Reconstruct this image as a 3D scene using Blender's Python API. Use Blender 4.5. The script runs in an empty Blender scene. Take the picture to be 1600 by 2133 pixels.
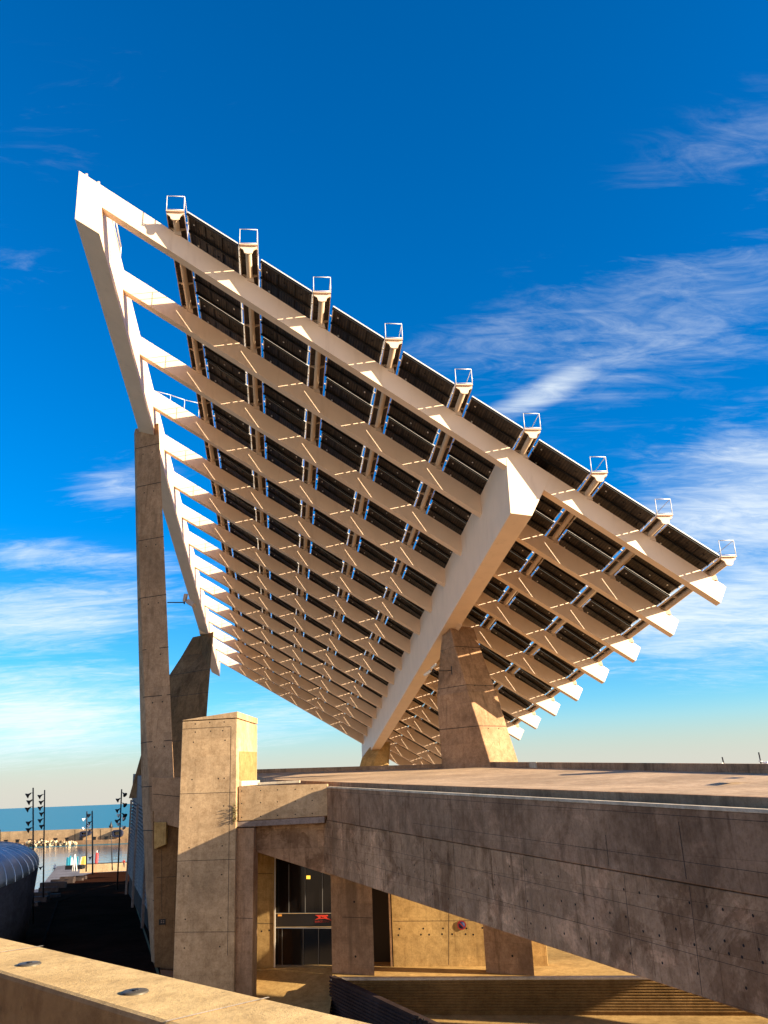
import bpy, bmesh, math, random
from mathutils import Vector as Vec, Matrix
random.seed(7)
SC = bpy.context.scene
COL = SC.collection
# ------------------------------------------------------------------ camera
EYE = Vec((0, 0, 18.0))                 # the sea is z = 0
F = 1745.0                              # focal length in photograph pixels (1600 x 2133)
CR = ((0.99925585, -0.03857128, 0.0), (0.01229148, 0.3184322, 0.94786595), (-0.0365604, -0.9471606, 0.31866933))
MC = Matrix(CR)                         # camera (x right, y down, z forward) -> world
cam_d = bpy.data.cameras.new('camera'); cam = bpy.data.objects.new('camera', cam_d); COL.objects.link(cam)
cam_d.sensor_fit = 'HORIZONTAL'; cam_d.sensor_width = 36; cam_d.lens = 36 * F / 1600
cam_d.clip_start = .1; cam_d.clip_end = 90000
r0, r1, r2 = MC.col[0], MC.col[1], MC.col[2]
mw = Matrix.Identity(4)
for i in range(3):
    mw[i][0] = r0[i]; mw[i][1] = -r1[i]; mw[i][2] = -r2[i]; mw[i][3] = EYE[i]
cam.matrix_world = mw
SC.camera = cam

def ray(x, y): return MC @ Vec(((x - 800) / F, (y - 1066.5) / F, 1))
def on(x, y, p, n):
    r = ray(x, y); return EYE + r * ((p - EYE).dot(n) / r.dot(n))
def onz(x, y, z):
    r = ray(x, y); return EYE + r * ((z - EYE.z) / r.z)
def atY(x, y, Y):
    r = ray(x, y); return EYE + r * (Y / r.y)

# ------------------------------------------------------------------ light
SUN_AZ, SUN_EL = math.radians(18.5), math.radians(18)
S = Vec((math.cos(SUN_AZ) * math.cos(SUN_EL), -math.sin(SUN_AZ) * math.cos(SUN_EL), math.sin(SUN_EL)))
sd = bpy.data.lights.new('sun', 'SUN'); sd.energy = 5.0; sd.angle = math.radians(.5); sd.color = (1, .82, .58)
so = bpy.data.objects.new('sun', sd); COL.objects.link(so); so.rotation_euler = S.to_track_quat('Z', 'Y').to_euler()
SC.view_settings.view_transform = 'Standard'; SC.view_settings.look = 'None'
SC.view_settings.exposure = 1.7; SC.view_settings.gamma = 1

W = bpy.data.worlds.new('World'); SC.world = W; W.use_nodes = True
nt = W.node_tree; nt.nodes.clear()
def N_(t, **kw):
    n = nt.nodes.new(t)
    for k, v in kw.items(): setattr(n, k, v)
    return n
def L_(a, b): nt.links.new(a, b)
def Mth(op, a, b=None, c=None, clamp=False):
    n = N_('ShaderNodeMath', operation=op, use_clamp=clamp)
    for i, v in enumerate((a, b, c)):
        if v is None: continue
        if isinstance(v, (int, float)): n.inputs[i].default_value = v
        else: L_(v, n.inputs[i])
    return n.outputs[0]
def VM(op, a, b=None):
    n = N_('ShaderNodeVectorMath', operation=op)
    for i, v in enumerate((a, b)):
        if v is None: continue
        if isinstance(v, (tuple, Vec)): n.inputs[i].default_value = tuple(v)
        else: L_(v, n.inputs[i])
    return n
tc = N_('ShaderNodeTexCoord'); dirv = VM('NORMALIZE', tc.outputs['Generated']).outputs[0]
sky = N_('ShaderNodeTexSky', sky_type='NISHITA'); sky.sun_disc = False
sky.sun_elevation = SUN_EL; sky.sun_rotation = math.atan2(S.x, S.y); sky.air_density = 1.0; sky.dust_density = .6; sky.ozone_density = 3.0
hs = N_('ShaderNodeHueSaturation'); hs.inputs['Saturation'].default_value = 1.5; hs.inputs['Hue'].default_value = .5
L_(sky.outputs[0], hs.inputs['Color'])
tint = N_('ShaderNodeMix', data_type='RGBA', blend_type='MULTIPLY'); tint.inputs[0].default_value = 1
L_(hs.outputs[0], tint.inputs[6]); tint.inputs[7].default_value = (.50, .81, .95, 1)
# thin cirrus: patches given by sky direction, torn up by noise in a flat cloud layer
sep = N_('ShaderNodeSeparateXYZ'); L_(dirv, sep.inputs[0])
den = Mth('ADD', Mth('MAXIMUM', sep.outputs[2], 0.0), .16)
lay = N_('ShaderNodeCombineXYZ'); L_(Mth('DIVIDE', sep.outputs[0], den), lay.inputs[0]); L_(Mth('DIVIDE', sep.outputs[1], den), lay.inputs[1])
def blob(px, py, rx, ry, ang, amp):
    c = ray(px, py).normalized()
    ex = (ray(px + 5, py).normalized() - c).normalized(); ey = (ray(px, py - 5).normalized() - c).normalized()
    a = math.radians(ang); u = ex * math.cos(a) + ey * math.sin(a); v = ey * math.cos(a) - ex * math.sin(a)
    d = VM('SUBTRACT', dirv, tuple(c)).outputs[0]
    q = N_('ShaderNodeCombineXYZ')
    L_(VM('DOT_PRODUCT', d, tuple(u * (F / rx * 1.1))).outputs['Value'], q.inputs[0])
    L_(VM('DOT_PRODUCT', d, tuple(v * (F / ry * 1.1))).outputs['Value'], q.inputs[1])
    front = Mth('GREATER_THAN', VM('DOT_PRODUCT', dirv, tuple(c)).outputs['Value'], 0)
    le = VM('LENGTH', q.outputs[0]).outputs['Value']
    m = N_('ShaderNodeMapRange', interpolation_type='SMOOTHSTEP'); L_(le, m.inputs[0])
    m.inputs[1].default_value = 0; m.inputs[2].default_value = 1; m.inputs[3].default_value = amp; m.inputs[4].default_value = 0
    return Mth('MULTIPLY', m.outputs[0], front)
BL = [(1500, 1260, 620, 220, 8, .98), (1580, 1040, 520, 300, 18, .80), (1140, 812, 240, 60, 24, .86), (1450, 620, 800, 300, 18, .45), (1040, 700, 420, 120, 14, .32),
      (60, 1490, 560, 170, -2, .95), (80, 1290, 520, 130, 3, .82), (150, 1160, 420, 70, -5, .62), (270, 1010, 220, 130, 20, .52), (560, 1490, 380, 130, 10, .55),
      (180, 270, 520, 200, 20, .19), (40, 560, 260, 220, 50, .19), (1500, 320, 420, 180, 25, .20)]
acc = None
for b in BL:
    o = blob(*b); acc = o if acc is None else Mth('MAXIMUM', acc, o)
def skynoise(scale, rot, sx, sy, det, dist, lo, hi):
    mp = N_('ShaderNodeMapping'); L_(lay.outputs[0], mp.inputs[0]); mp.inputs['Rotation'].default_value = (0, 0, math.radians(rot)); mp.inputs['Scale'].default_value = (sx, sy, 1)
    n = N_('ShaderNodeTexNoise'); L_(mp.outputs[0], n.inputs['Vector']); n.inputs['Scale'].default_value = scale; n.inputs['Detail'].default_value = det
    n.inputs['Roughness'].default_value = .66; n.inputs['Distortion'].default_value = dist
    m = N_('ShaderNodeMapRange'); L_(n.outputs[0], m.inputs[0])
    m.inputs[1].default_value = lo; m.inputs[2].default_value = hi
    return m.outputs[0]
n1 = skynoise(1.5, -18, 1, 2.6, 12, .9, 0, 1); n2 = skynoise(6.0, -26, 1, 3.0, 12, 1.6, 0, 1)
den_ = Mth('ADD', Mth('MULTIPLY', Mth('SUBTRACT', n1, .5), 1.5), Mth('MULTIPLY', Mth('SUBTRACT', n2, .5), .8))
cov = N_('ShaderNodeMapRange', interpolation_type='SMOOTHSTEP'); L_(Mth('ADD', Mth('MULTIPLY', acc, 1.0), den_), cov.inputs[0]); cov.inputs[1].default_value = .12; cov.inputs[2].default_value = 1.30
edge = N_('ShaderNodeMapRange'); L_(acc, edge.inputs[0]); edge.inputs[1].default_value = .0; edge.inputs[2].default_value = .22
veil = Mth('MULTIPLY', Mth('MULTIPLY', Mth('SUBTRACT', acc, .42, clamp=True), 1.9, clamp=True), Mth('MULTIPLY_ADD', n1, 1.1, .10))
cfac = Mth('MULTIPLY', Mth('MAXIMUM', Mth('MULTIPLY', cov.outputs[0], edge.outputs[0]), Mth('MULTIPLY', veil, .85)), .92, clamp=True)
# warm evening haze along the horizon, brightened behind the camera as added fill
back_dot = VM('DOT_PRODUCT', dirv, (.45, -.893, 0)).outputs['Value']
side = N_('ShaderNodeMapRange'); L_(back_dot, side.inputs[0])
for i_, v_ in enumerate((-.5, .6, .115, .60)): side.inputs[i_ + 1].default_value = v_
hz_n = N_('ShaderNodeMapRange', interpolation_type='SMOOTHERSTEP'); L_(sep.outputs[2], hz_n.inputs[0]); hz_n.inputs[1].default_value = 0
L_(side.outputs[0], hz_n.inputs[2]); hz_n.inputs[3].default_value = .92; hz_n.inputs[4].default_value = 0
hm = N_('ShaderNodeMix', data_type='RGBA'); L_(hz_n.outputs[0], hm.inputs[0]); L_(tint.outputs[2], hm.inputs[6]); 
wside = N_('ShaderNodeMapRange'); L_(back_dot, wside.inputs[0]); wside.inputs[1].default_value = -.45; wside.inputs[2].default_value = .3
hcol = N_('ShaderNodeMix', data_type='RGBA'); L_(wside.outputs[0], hcol.inputs[0]); hcol.inputs[6].default_value = (3.1, 2.9, 2.6, 1); hcol.inputs[7].default_value = (9.0, 7.9, 6.5, 1)
L_(hcol.outputs[2], hm.inputs[7])
cm = N_('ShaderNodeMix', data_type='RGBA'); L_(cfac, cm.inputs[0]); L_(hm.outputs[2], cm.inputs[6])
cm.inputs[7].default_value = (4.0, 4.35, 4.5, 1)
bg = N_('ShaderNodeBackground'); bg.inputs['Strength'].default_value = .075
L_(cm.outputs[2], bg.inputs['Color'])
wo = N_('ShaderNodeOutputWorld'); L_(bg.outputs[0], wo.inputs['Surface'])

# ------------------------------------------------------------------ materials
class Mat:
    def __init__(s, name, rough=.7, metal=0, spec=.4):
        s.m = bpy.data.materials.new(name); s.m.use_nodes = True; s.t = s.m.node_tree; s.b = s.t.nodes['Principled BSDF']
        s.b.inputs['Roughness'].default_value = rough; s.b.inputs['Metallic'].default_value = metal; s.b.inputs['Specular IOR Level'].default_value = spec
        s.pos = s.t.nodes.new('ShaderNodeTexCoord').outputs['Object']
    def n(s, t, **kw):
        x = s.t.nodes.new(t)
        for k, v in kw.items(): setattr(x, k, v)
        return x
    def l(s, a, b): s.t.links.new(a, b)
    def noise(s, scale, det=6, sc=(1, 1, 1), rough=.55, dist=0):
        mp = s.n('ShaderNodeMapping'); s.l(s.pos, mp.inputs[0]); mp.inputs['Scale'].default_value = sc
        x = s.n('ShaderNodeTexNoise'); s.l(mp.outputs[0], x.inputs['Vector']); x.inputs['Scale'].default_value = scale
        x.inputs['Detail'].default_value = det; x.inputs['Roughness'].default_value = rough; x.inputs['Distortion'].default_value = dist
        return x.outputs[0]
    def rng(s, v, lo, hi, a=0, b=1):
        m = s.n('ShaderNodeMapRange', interpolation_type='SMOOTHSTEP'); s.l(v, m.inputs[0])
        for i, q in enumerate((lo, hi, a, b)): m.inputs[i + 1].default_value = q
        return m.outputs[0]
    def mix(s, f, a, b, mode='MIX'):
        m = s.n('ShaderNodeMix', data_type='RGBA', blend_type=mode)
        for i, v in ((0, f), (6, a), (7, b)):
            if isinstance(v, (int, float)): m.inputs[i].default_value = v
            elif isinstance(v, tuple): m.inputs[i].default_value = v + (1,) if len(v) == 3 else v
            else: s.l(v, m.inputs[i])
        return m.outputs[2]
    def col(s, c):
        if isinstance(c, tuple): s.b.inputs['Base Color'].default_value = c + (1,)
        else: s.l(c, s.b.inputs['Base Color'])
        return s
    def bump(s, h, st=.3, dist=.02):
        b = s.n('ShaderNodeBump'); b.inputs['Strength'].default_value = st; b.inputs['Distance'].default_value = dist
        s.l(h, b.inputs['Height']); s.l(b.outputs[0], s.b.inputs['Normal']); return s
def sc3(c, k): return tuple(v * k for v in c)
def concrete(name, base, stain=.5, streak=.5, rough=.9, board=0, panel=.0, aged=0):
    m = Mat(name, rough, spec=.04)
    c = m.mix(m.rng(m.noise(.22, 9, rough=.6), .32, .68), sc3(base, .78), sc3(base, 1.16))
    if panel:                              # formwork panels, each cast a little lighter or darker
        sx = m.n('ShaderNodeSeparateXYZ'); m.l(m.pos, sx.inputs[0])
        u = m.n('ShaderNodeMath', operation='MULTIPLY_ADD'); m.l(sx.outputs[1], u.inputs[0]); u.inputs[1].default_value = -.65
        u2 = m.n('ShaderNodeMath', operation='MULTIPLY'); m.l(sx.outputs[0], u2.inputs[0]); u2.inputs[1].default_value = .75; m.l(u2.outputs[0], u.inputs[2])
        cb = m.n('ShaderNodeCombineXYZ'); m.l(u.outputs[0], cb.inputs[0]); m.l(sx.outputs[2], cb.inputs[1])
        br = m.n('ShaderNodeTexBrick'); m.l(cb.outputs[0], br.inputs['Vector']); br.inputs['Scale'].default_value = 1; br.inputs['Brick Width'].default_value = 2.4
        br.inputs['Row Height'].default_value = 1.15; br.inputs['Mortar Size'].default_value = .008; br.inputs['Color1'].default_value = (.8, .8, .8, 1); br.inputs['Color2'].default_value = (1.12, 1.1, 1.06, 1)
        br.inputs['Mortar'].default_value = (.55, .53, .5, 1); c = m.mix(panel, c, br.outputs[0], 'MULTIPLY')
    c = m.mix(m.rng(m.noise(2.2, 9, rough=.7), .36, .7), c, m.mix(1, c, (.72, .69, .66), 'MULTIPLY'))
    c = m.mix(m.rng(m.noise(9, 7, rough=.75), .42, .66, 0, .75), c, m.mix(1, c, (.74, .72, .70), 'MULTIPLY'))
    fine = m.rng(m.noise(3.4, 7, (1, 1, .05), .7, .2), .54, .68, 0, streak * .8)
    c = m.mix(fine, c, m.mix(1, c, (.55, .51, .47), 'MULTIPLY'))
    st = m.rng(m.noise(.8, 8, (1, 1, .10), .66, .3), .54, .70, 0, streak)
    c = m.mix(st, c, sc3(base, .34))
    bl = m.rng(m.noise(.40, 11, (1, 1, .55), .66, .5), .50, .68, 0, stain)
    c = m.mix(bl, c, (base[0] * .36, base[1] * .34, base[2] * .33))
    li = m.rng(m.noise(.55, 11, (1, 1, .5), .68), .57, .66, 0, .45)
    c = m.mix(li, c, m.mix(1, c, (1.45, 1.44, 1.46), 'MULTIPLY'))
    sp = m.rng(m.noise(16, 4), .655, .72, 0, .7)
    c = m.mix(sp, c, sc3(base, .35))
    if aged:                               # rain-washed girder: torn dark patches, pale lime bloom and runs
        pa = m.rng(m.noise(.33, 14, (1, 1, .9), .72, .8), .49, .56, 0, aged * .75)
        c = m.mix(pa, c, m.mix(1, c, (.56, .51, .48), 'MULTIPLY'))
        lb_ = m.rng(m.noise(.42, 14, (1, 1, 1.5), .70, .6), .535, .60, 0, aged * .7)
        c = m.mix(lb_, c, m.mix(1, c, (1.55, 1.5, 1.5), 'MULTIPLY'))
        rn = m.rng(m.noise(2.6, 9, (1, 1, .07), .72, .15), .545, .62, 0, aged * .85)
        gate = m.rng(m.noise(.5, 5), .42, .60)
        gm = m.n('ShaderNodeMath', operation='MULTIPLY'); m.l(rn, gm.inputs[0]); m.l(gate, gm.inputs[1])
        c = m.mix(gm.outputs[0], c, m.mix(1, c, (.42, .38, .35), 'MULTIPLY'))
        dk = m.rng(m.noise(5, 8, (1, 1, .5), .75), .60, .66, 0, aged * .6)
        c = m.mix(dk, c, m.mix(1, c, (.5, .46, .44), 'MULTIPLY'))
    m.col(c); m.bump(m.noise(11, 9, rough=.75), .35, .03)
    return m.m
CON = concrete('weathered_concrete', (.43, .265, .155), .7, .9, panel=.85)
CON_A = concrete('aged_concrete', (.45, .28, .165), .35, .6, panel=.8, aged=1.0)
CON_C2 = concrete('panel_concrete', (.37, .23, .14), .6, .6, panel=.5, aged=.55)
CON_L = concrete('pale_concrete', (.51, .355, .205), .12, .35, panel=.35)
CON_C = concrete('column_concrete', (.43, .265, .155), .5, .75, panel=.5)
CON_G = concrete('grey_concrete', (.30, .235, .20), .5, .6)
CON_B = concrete('warm_wall_concrete', (.56, .37, .15), .5, .6, panel=.4)
CON_W = concrete('coping_concrete', (.62, .52, .38), .1, .15)
CON_F = concrete('parapet_concrete', (.64, .45, .21), .05, .0)
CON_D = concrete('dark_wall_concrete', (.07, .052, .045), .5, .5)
PAVE = concrete('deck_paving', (.50, .36, .24), .15, .0)
YARD = concrete('yard_paving', (.46, .30, .115), .45, .0)
JOINT = Mat('joint_shadow', .95).col((.035, .024, .018)).m
HOLE = Mat('tie_hole', .95).col((.015, .011, .009)).m
def paint(name, base, rough=.5):
    m = Mat(name, rough)
    c = m.mix(m.rng(m.noise(.5, 6), .3, .7), sc3(base, .93), base)
    c = m.mix(m.rng(m.noise(1.3, 8, (1, 1, .15), .65), .54, .76, 0, .45), c, (base[0] * .70, base[1] * .64, base[2] * .58))
    m.col(c); m.bump(m.noise(30, 3), .08, .01); return m.m
WHITE = paint('white_steel_paint', (.80, .60, .435))
TUBEM = paint('tube_paint', (.58, .43, .30))
RAIL = Mat('rail_metal', .4, .2).col((.74, .70, .64)).m
def panel_mat():
    m = Mat('panel_underside', .55)
    # u runs across the panel (object x), v along it (object y): modules with fine vertical cable ribs
    w = m.n('ShaderNodeTexWave', wave_type='BANDS', bands_direction='X'); m.l(m.pos, w.inputs[0]); w.inputs['Scale'].default_value = 1.55
    w.inputs['Distortion'].default_value = .6; w.inputs['Detail'].default_value = 2
    c = m.mix(m.rng(w.outputs[1], .3, .9), (.018, .011, .007), (.065, .042, .026))
    c = m.mix(m.rng(m.noise(1.2, 5), .4, .7), c, (.012, .008, .006))
    c = m.mix(m.rng(m.noise(7, 2), .71, .76), c, (.20, .15, .11))
    m.col(c); return m.m
PANEL = panel_mat()
PURLIN = Mat('panel_purlin', .6).col((.006, .004, .003)).m
GRATE = Mat('walkway_grating', .7).col((.045, .03, .022)).m
DARKM = Mat('dark_metal', .5, .3).col((.012, .011, .011)).m
POLE = Mat('dark_pole_paint', .5).col((.018, .014, .013)).m
GLASS = Mat('dark_glass', .08, 0, .5).col((.006, .005, .005)).m
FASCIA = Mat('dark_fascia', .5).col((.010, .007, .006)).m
ALU = Mat('pale_aluminium', .4, .3).col((.55, .52, .47)).m
RED = Mat('sign_red', .6).col((.65, .045, .02)).m
ORANGE = Mat('label_orange', .6).col((.8, .35, .06)).m
BLUE = Mat('sign_blue', .5).col((.02, .03, .10)).m
NAVY = Mat('navy_letter', .6).col((.012, .016, .04)).m
BUOY = Mat('buoy_red', .6).col((.75, .03, .03)).m
TEAL = Mat('teal_plastic', .5).col((.02, .22, .32)).m
YEL = Mat('yellow_plastic', .6).col((.85, .50, .10)).m
WHT = Mat('plain_white', .6).col((.75, .72, .68)).m
SKIN = Mat('skin', .6).col((.55, .30, .20)).m
SHIRT = Mat('red_shirt', .8).col((.40, .05, .03)).m
TROUS = Mat('dark_trousers', .8).col((.03, .03, .04)).m
LEAF = Mat('weed_leaf', .6).col((.09, .08, .02)).m
ASPH = concrete('dark_asphalt', (.040, .016, .009), .3, 0)
GROUNDM = concrete('ground_paving', (.42, .31, .20), .3, 0)
ASPH.node_tree.nodes['Principled BSDF'].inputs['Specular IOR Level'].default_value = 0
CON_R = concrete('dark_brown_concrete', (.22, .125, .06), .7, .9, panel=.4)  # same concrete recipe on a darker brown base
KERBM = concrete('kerb_stone', (.035, .02, .014), .3, 0)
KERBM.node_tree.nodes['Principled BSDF'].inputs['Specular IOR Level'].default_value = 0
QUAYM = concrete('quay_concrete', (.20, .19, .20), .3, 0)
def rock():
    m = Mat('rock', .9); c = m.mix(m.rng(m.noise(.4, 5), .4, .6), (.20, .13, .07), (.62, .48, .30)); m.col(c); m.bump(m.noise(2, 6), .6, .3); return m.m
ROCK = rock()
def water(name, base, scale, st, rough, spec=.5):
    m = Mat(name, rough, 0, spec); m.col(base)
    m.bump(m.noise(scale, 5, (1, .35, 1)), st, .6); return m.m
HARB = water('harbour_water', (.05, .065, .09), .35, .25, .10)
SEA = water('sea_water', (.006, .14, .19), .12, 1.0, .35, .16)
def vault():
    m = Mat('vault_metal', .38, .45)
    c = m.mix(m.rng(m.noise(.5, 6, (1, 1, .3)), .35, .7), (.34, .42, .50), (.62, .68, .74)); m.col(c); m.bump(m.noise(3, 5), .2, .05); return m.m
VAULT = vault()
SKIRT = concrete('skirt_metal', (.085, .085, .095), .4, .4)

# ------------------------------------------------------------------ mesh helpers
class MB:
    def __init__(s): s.bm = bmesh.new(); s.mi = 0
    def poly(s, pts):
        vs = [s.bm.verts.new(p) for p in pts]; f = s.bm.faces.new(vs); f.material_index = s.mi; return f
    def prism(s, pts, vec, bevel=0):
        vec = Vec(vec); n = len(pts)
        a = [s.bm.verts.new(p) for p in pts]; b = [s.bm.verts.new(Vec(p) + vec) for p in pts]
        fs = [s.bm.faces.new(a), s.bm.faces.new(b[::-1])]
        for i in range(n): fs.append(s.bm.faces.new((a[i], b[i], b[(i + 1) % n], a[(i + 1) % n])))
        for f in fs: f.material_index = s.mi
        bmesh.ops.recalc_face_normals(s.bm, faces=fs)
        if bevel:
            ed = list({e for f in fs for e in f.edges})
            bmesh.ops.bevel(s.bm, geom=ed, offset=bevel, segments=2, affect='EDGES', profile=.5)
    def box(s, o, a, b, c, bevel=0):
        o, a, b, c = Vec(o), Vec(a), Vec(b), Vec(c); s.prism([o, o + a, o + a + b, o + b], c, bevel)
    def cbox(s, c, sx, sy, sz, bevel=0):
        c = Vec(c); s.box(c - Vec((sx / 2, sy / 2, sz / 2)), (sx, 0, 0), (0, sy, 0), (0, 0, sz), bevel)
    def loft(s, rings, cap=True, smooth=False):
        R = [[s.bm.verts.new(p) for p in r] for r in rings]; fs = []; n = len(R[0])
        for i in range(len(R) - 1):
            for k in range(n): fs.append(s.bm.faces.new((R[i][k], R[i][(k + 1) % n], R[i + 1][(k + 1) % n], R[i + 1][k])))
        if smooth:
            for f in fs: f.smooth = True
        if cap: fs.append(s.bm.faces.new(R[0][::-1])); fs.append(s.bm.faces.new(R[-1]))
        for f in fs: f.material_index = s.mi
        bmesh.ops.recalc_face_normals(s.bm, faces=fs)
    def tube(s, p0, p1, r, n=8, r2=None):
        p0, p1 = Vec(p0), Vec(p1); d = (p1 - p0).normalized(); u = d.orthogonal().normalized(); v = d.cross(u)
        r2 = r if r2 is None else r2
        ring = lambda p, q: [p + (u * math.cos(2 * math.pi * k / n) + v * math.sin(2 * math.pi * k / n)) * q for k in range(n)]
        s.loft([ring(p0, r), ring(p1, r2)], smooth=n > 5)
    def path(s, pts, r, n=6):
        for a, b in zip(pts, pts[1:]): s.tube(a, b, r, n)
    def lathe(s, c, ax, prof, n=14):
        ax = Vec(ax).normalized(); u = ax.orthogonal().normalized(); v = ax.cross(u); c = Vec(c)
        s.loft([[c + ax * h + (u * math.cos(2 * math.pi * k / n) + v * math.sin(2 * math.pi * k / n)) * max(r, .001) for k in range(n)] for h, r in prof], smooth=True)
    def disc(s, c, nrm, r, n=10):
        nrm = Vec(nrm).normalized(); u = nrm.orthogonal().normalized(); v = nrm.cross(u); c = Vec(c)
        f = s.poly([c + (u * math.cos(2 * math.pi * k / n) + v * math.sin(2 * math.pi * k / n)) * r for k in range(n)]); f.normal_update()
        if f.normal.dot(nrm) < 0: f.normal_flip()
    def strip(s, a, b, nrm, w, off=.004):
        a, b, nrm = Vec(a), Vec(b), Vec(nrm).normalized(); d = (b - a).normalized(); t = d.cross(nrm) * (w / 2); o = nrm * off
        f = s.poly([a - t + o, b - t + o, b + t + o, a + t + o]); f.normal_update()
        if f.normal.dot(nrm) < 0: f.normal_flip()
    def build(s, name, mats, parent=None):
        me = bpy.data.meshes.new(name); s.bm.to_mesh(me); s.bm.free()
        for m in (mats if isinstance(mats, (list, tuple)) else [mats]): me.materials.append(m)
        return link(name, me, parent)
def link(name, me, parent=None):
    o = bpy.data.objects.new(name, me); COL.objects.link(o)
    if parent: o.parent = parent; o.matrix_parent_inverse = parent.matrix_world.inverted() if False else Matrix.Translation(-parent.location)
    return o
def tag(o, label=None, cat=None, group=None, kind=None):
    if label: o['label'] = label
    if cat: o['category'] = cat
    if group: o['group'] = group
    if kind: o['kind'] = kind
    return o
def thing(name, label, cat, loc=(0, 0, 0), group=None):
    o = bpy.data.objects.new(name, None); COL.objects.link(o); o.location = loc; o.empty_display_size = .3
    return tag(o, label, cat, group)
UP = Vec((0, 0, 1))
def holes(mb, pts, nrm, r=.045):
    mb.mi = 2
    for p in pts: mb.disc(p + nrm * .004, nrm, r)
    mb.mi = 0
def joints(mb, segs, nrm, w=.035):
    mb.mi = 1
    for a, b in segs: mb.strip(a, b, nrm, w, .003)
    mb.mi = 0
CM = lambda m: [m, JOINT, HOLE]

# ------------------------------------------------------------------ setting: sea, ground, street, quay, yard
FL = 7.5                                  # lower floor level
def flat(name, pts, mat, kind='structure', thick=0, label=None):
    mb = MB()
    if thick: mb.prism(pts, (0, 0, -thick))
    else:
        f = mb.poly(pts); f.normal_update()
        if f.normal.z < 0: f.normal_flip()
    o = mb.build(name, mat); o['kind'] = kind; return o
flat('sea', [(-60000, -2000, 0), (60000, -2000, 0), (60000, 80000, 0), (-60000, 80000, 0)], SEA)
flat('harbour_water', [(-260, 100, .01), (60, 100, .01), (60, 420, .01), (-260, 420, .01)], HARB)
SLP = .0368
def stz(Y): return FL - (Y - 64) * SLP
SN = Vec((0, SLP, 1)).normalized(); SP = Vec((0, 64, FL))
def onst(x, y): return on(x, y, SP, SN)
street_px = [(335, 2030), (60, 2060), (-120, 2080), (-160, 1940), (20, 1925), (62, 1888), (100, 1866), (126, 1840), (152, 1829), (186, 1820), (240, 1808), (300, 1797)]
flat('street', [onst(*p) for p in street_px], ASPH, thick=1.5)
QZ = 1.0
quay_px = [(20, 1856), (81, 1852), (104, 1823), (119, 1804), (150, 1801), (166, 1804), (285, 1798), (300, 1850), (30, 1890)]
flat('quay', [onz(x, y, QZ) for x, y in quay_px], QUAYM, thick=2.2)
# general ground under the buildings
flat('ground', [(-14, -300, FL - 3.2), (500, -300, FL - 3.2), (500, 170, FL - 3.2), (140, 210, FL - 3.2), (-40, 210, FL - 3.2), (-40, 110, FL - 3.2), (-24, 70, FL - 3.2), (-60, 40, FL - 3.2), (-60, -300, FL - 3.2)], GROUNDM, thick=6)

# ------------------------------------------------------------------ the solar pergola
U = Vec((4.356572549, 1.544515855, -2.572711875)); V = Vec((-.967037292, 7.533650433, -.817330617))
NN = Vec((.461370751, .154014946, .873737046)); O = EYE + Vec((-16.580778146, 42.650488971, 36.317746029))
NW = U.cross(NN).normalized()
if NW.y > 0: NW = -NW
def lat(u, v, n): return O + U * u + V * v + NN * n
NB, NT = 15, 9
PG = thing('solar_pergola', 'huge tilted solar panel canopy of white steel beams on concrete pillars', 'solar canopy', tuple(lat(4.5, 5, -3)))
# main beams
def beam_mesh():
    mb = MB(); th = .085
    prof = [(-.2, 0), (-.2, -1.336), (9.18, -1.336), (9.187, 0), (9.12, .03)]
    pts = [lat(u, 0, n) for u, n in prof]
    mb.prism(pts, V * th, .012)
    for u in (2.0, 4.0, 7.0): mb.box(lat(u, -.0004, 0), U * .002, NN * -1.336, V * .0004)
    return mb
b0m = None
for k in range(NB):
    if b0m is None:
        mb = beam_mesh(); o = mb.build('beam', [WHITE], PG); b0m = o.data
    else:
        o = link('beam', b0m, PG); o.matrix_parent_inverse = Matrix.Translation(-PG.location + V * k)
# ribs
def rib(sec, v0, v1):
    mb = MB(); mb.prism([lat(u, v0, n) for u, n in sec], V * (v1 - v0), .02); return mb.build('rib', [WHITE], PG)
rib([(-.333, -.004), (-.002, -3.086), (.315, -3.06), (-.012, -.004)], -.003, 14.47)
rib([(5.69, -.004), (6.127, -4.215), (6.387, -3.525), (6.398, -.004)], -.003, 14.47)
# steel shoes between the ribs and the pillars
def shoe(u0, u1, v0, v1, ntop, zb, inset=.0):
    mb = MB(); top = [lat(u0, v0, ntop), lat(u1, v0, ntop), lat(u1, v1, ntop), lat(u0, v1, ntop)]
    c = sum(top, Vec()) / 4
    bot = [Vec((p.x + (c.x - p.x) * inset, p.y + (c.y - p.y) * inset, zb)) for p in top]
    mb.loft([bot, top]); return mb.build('shoe', [WHITE], PG), c
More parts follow.
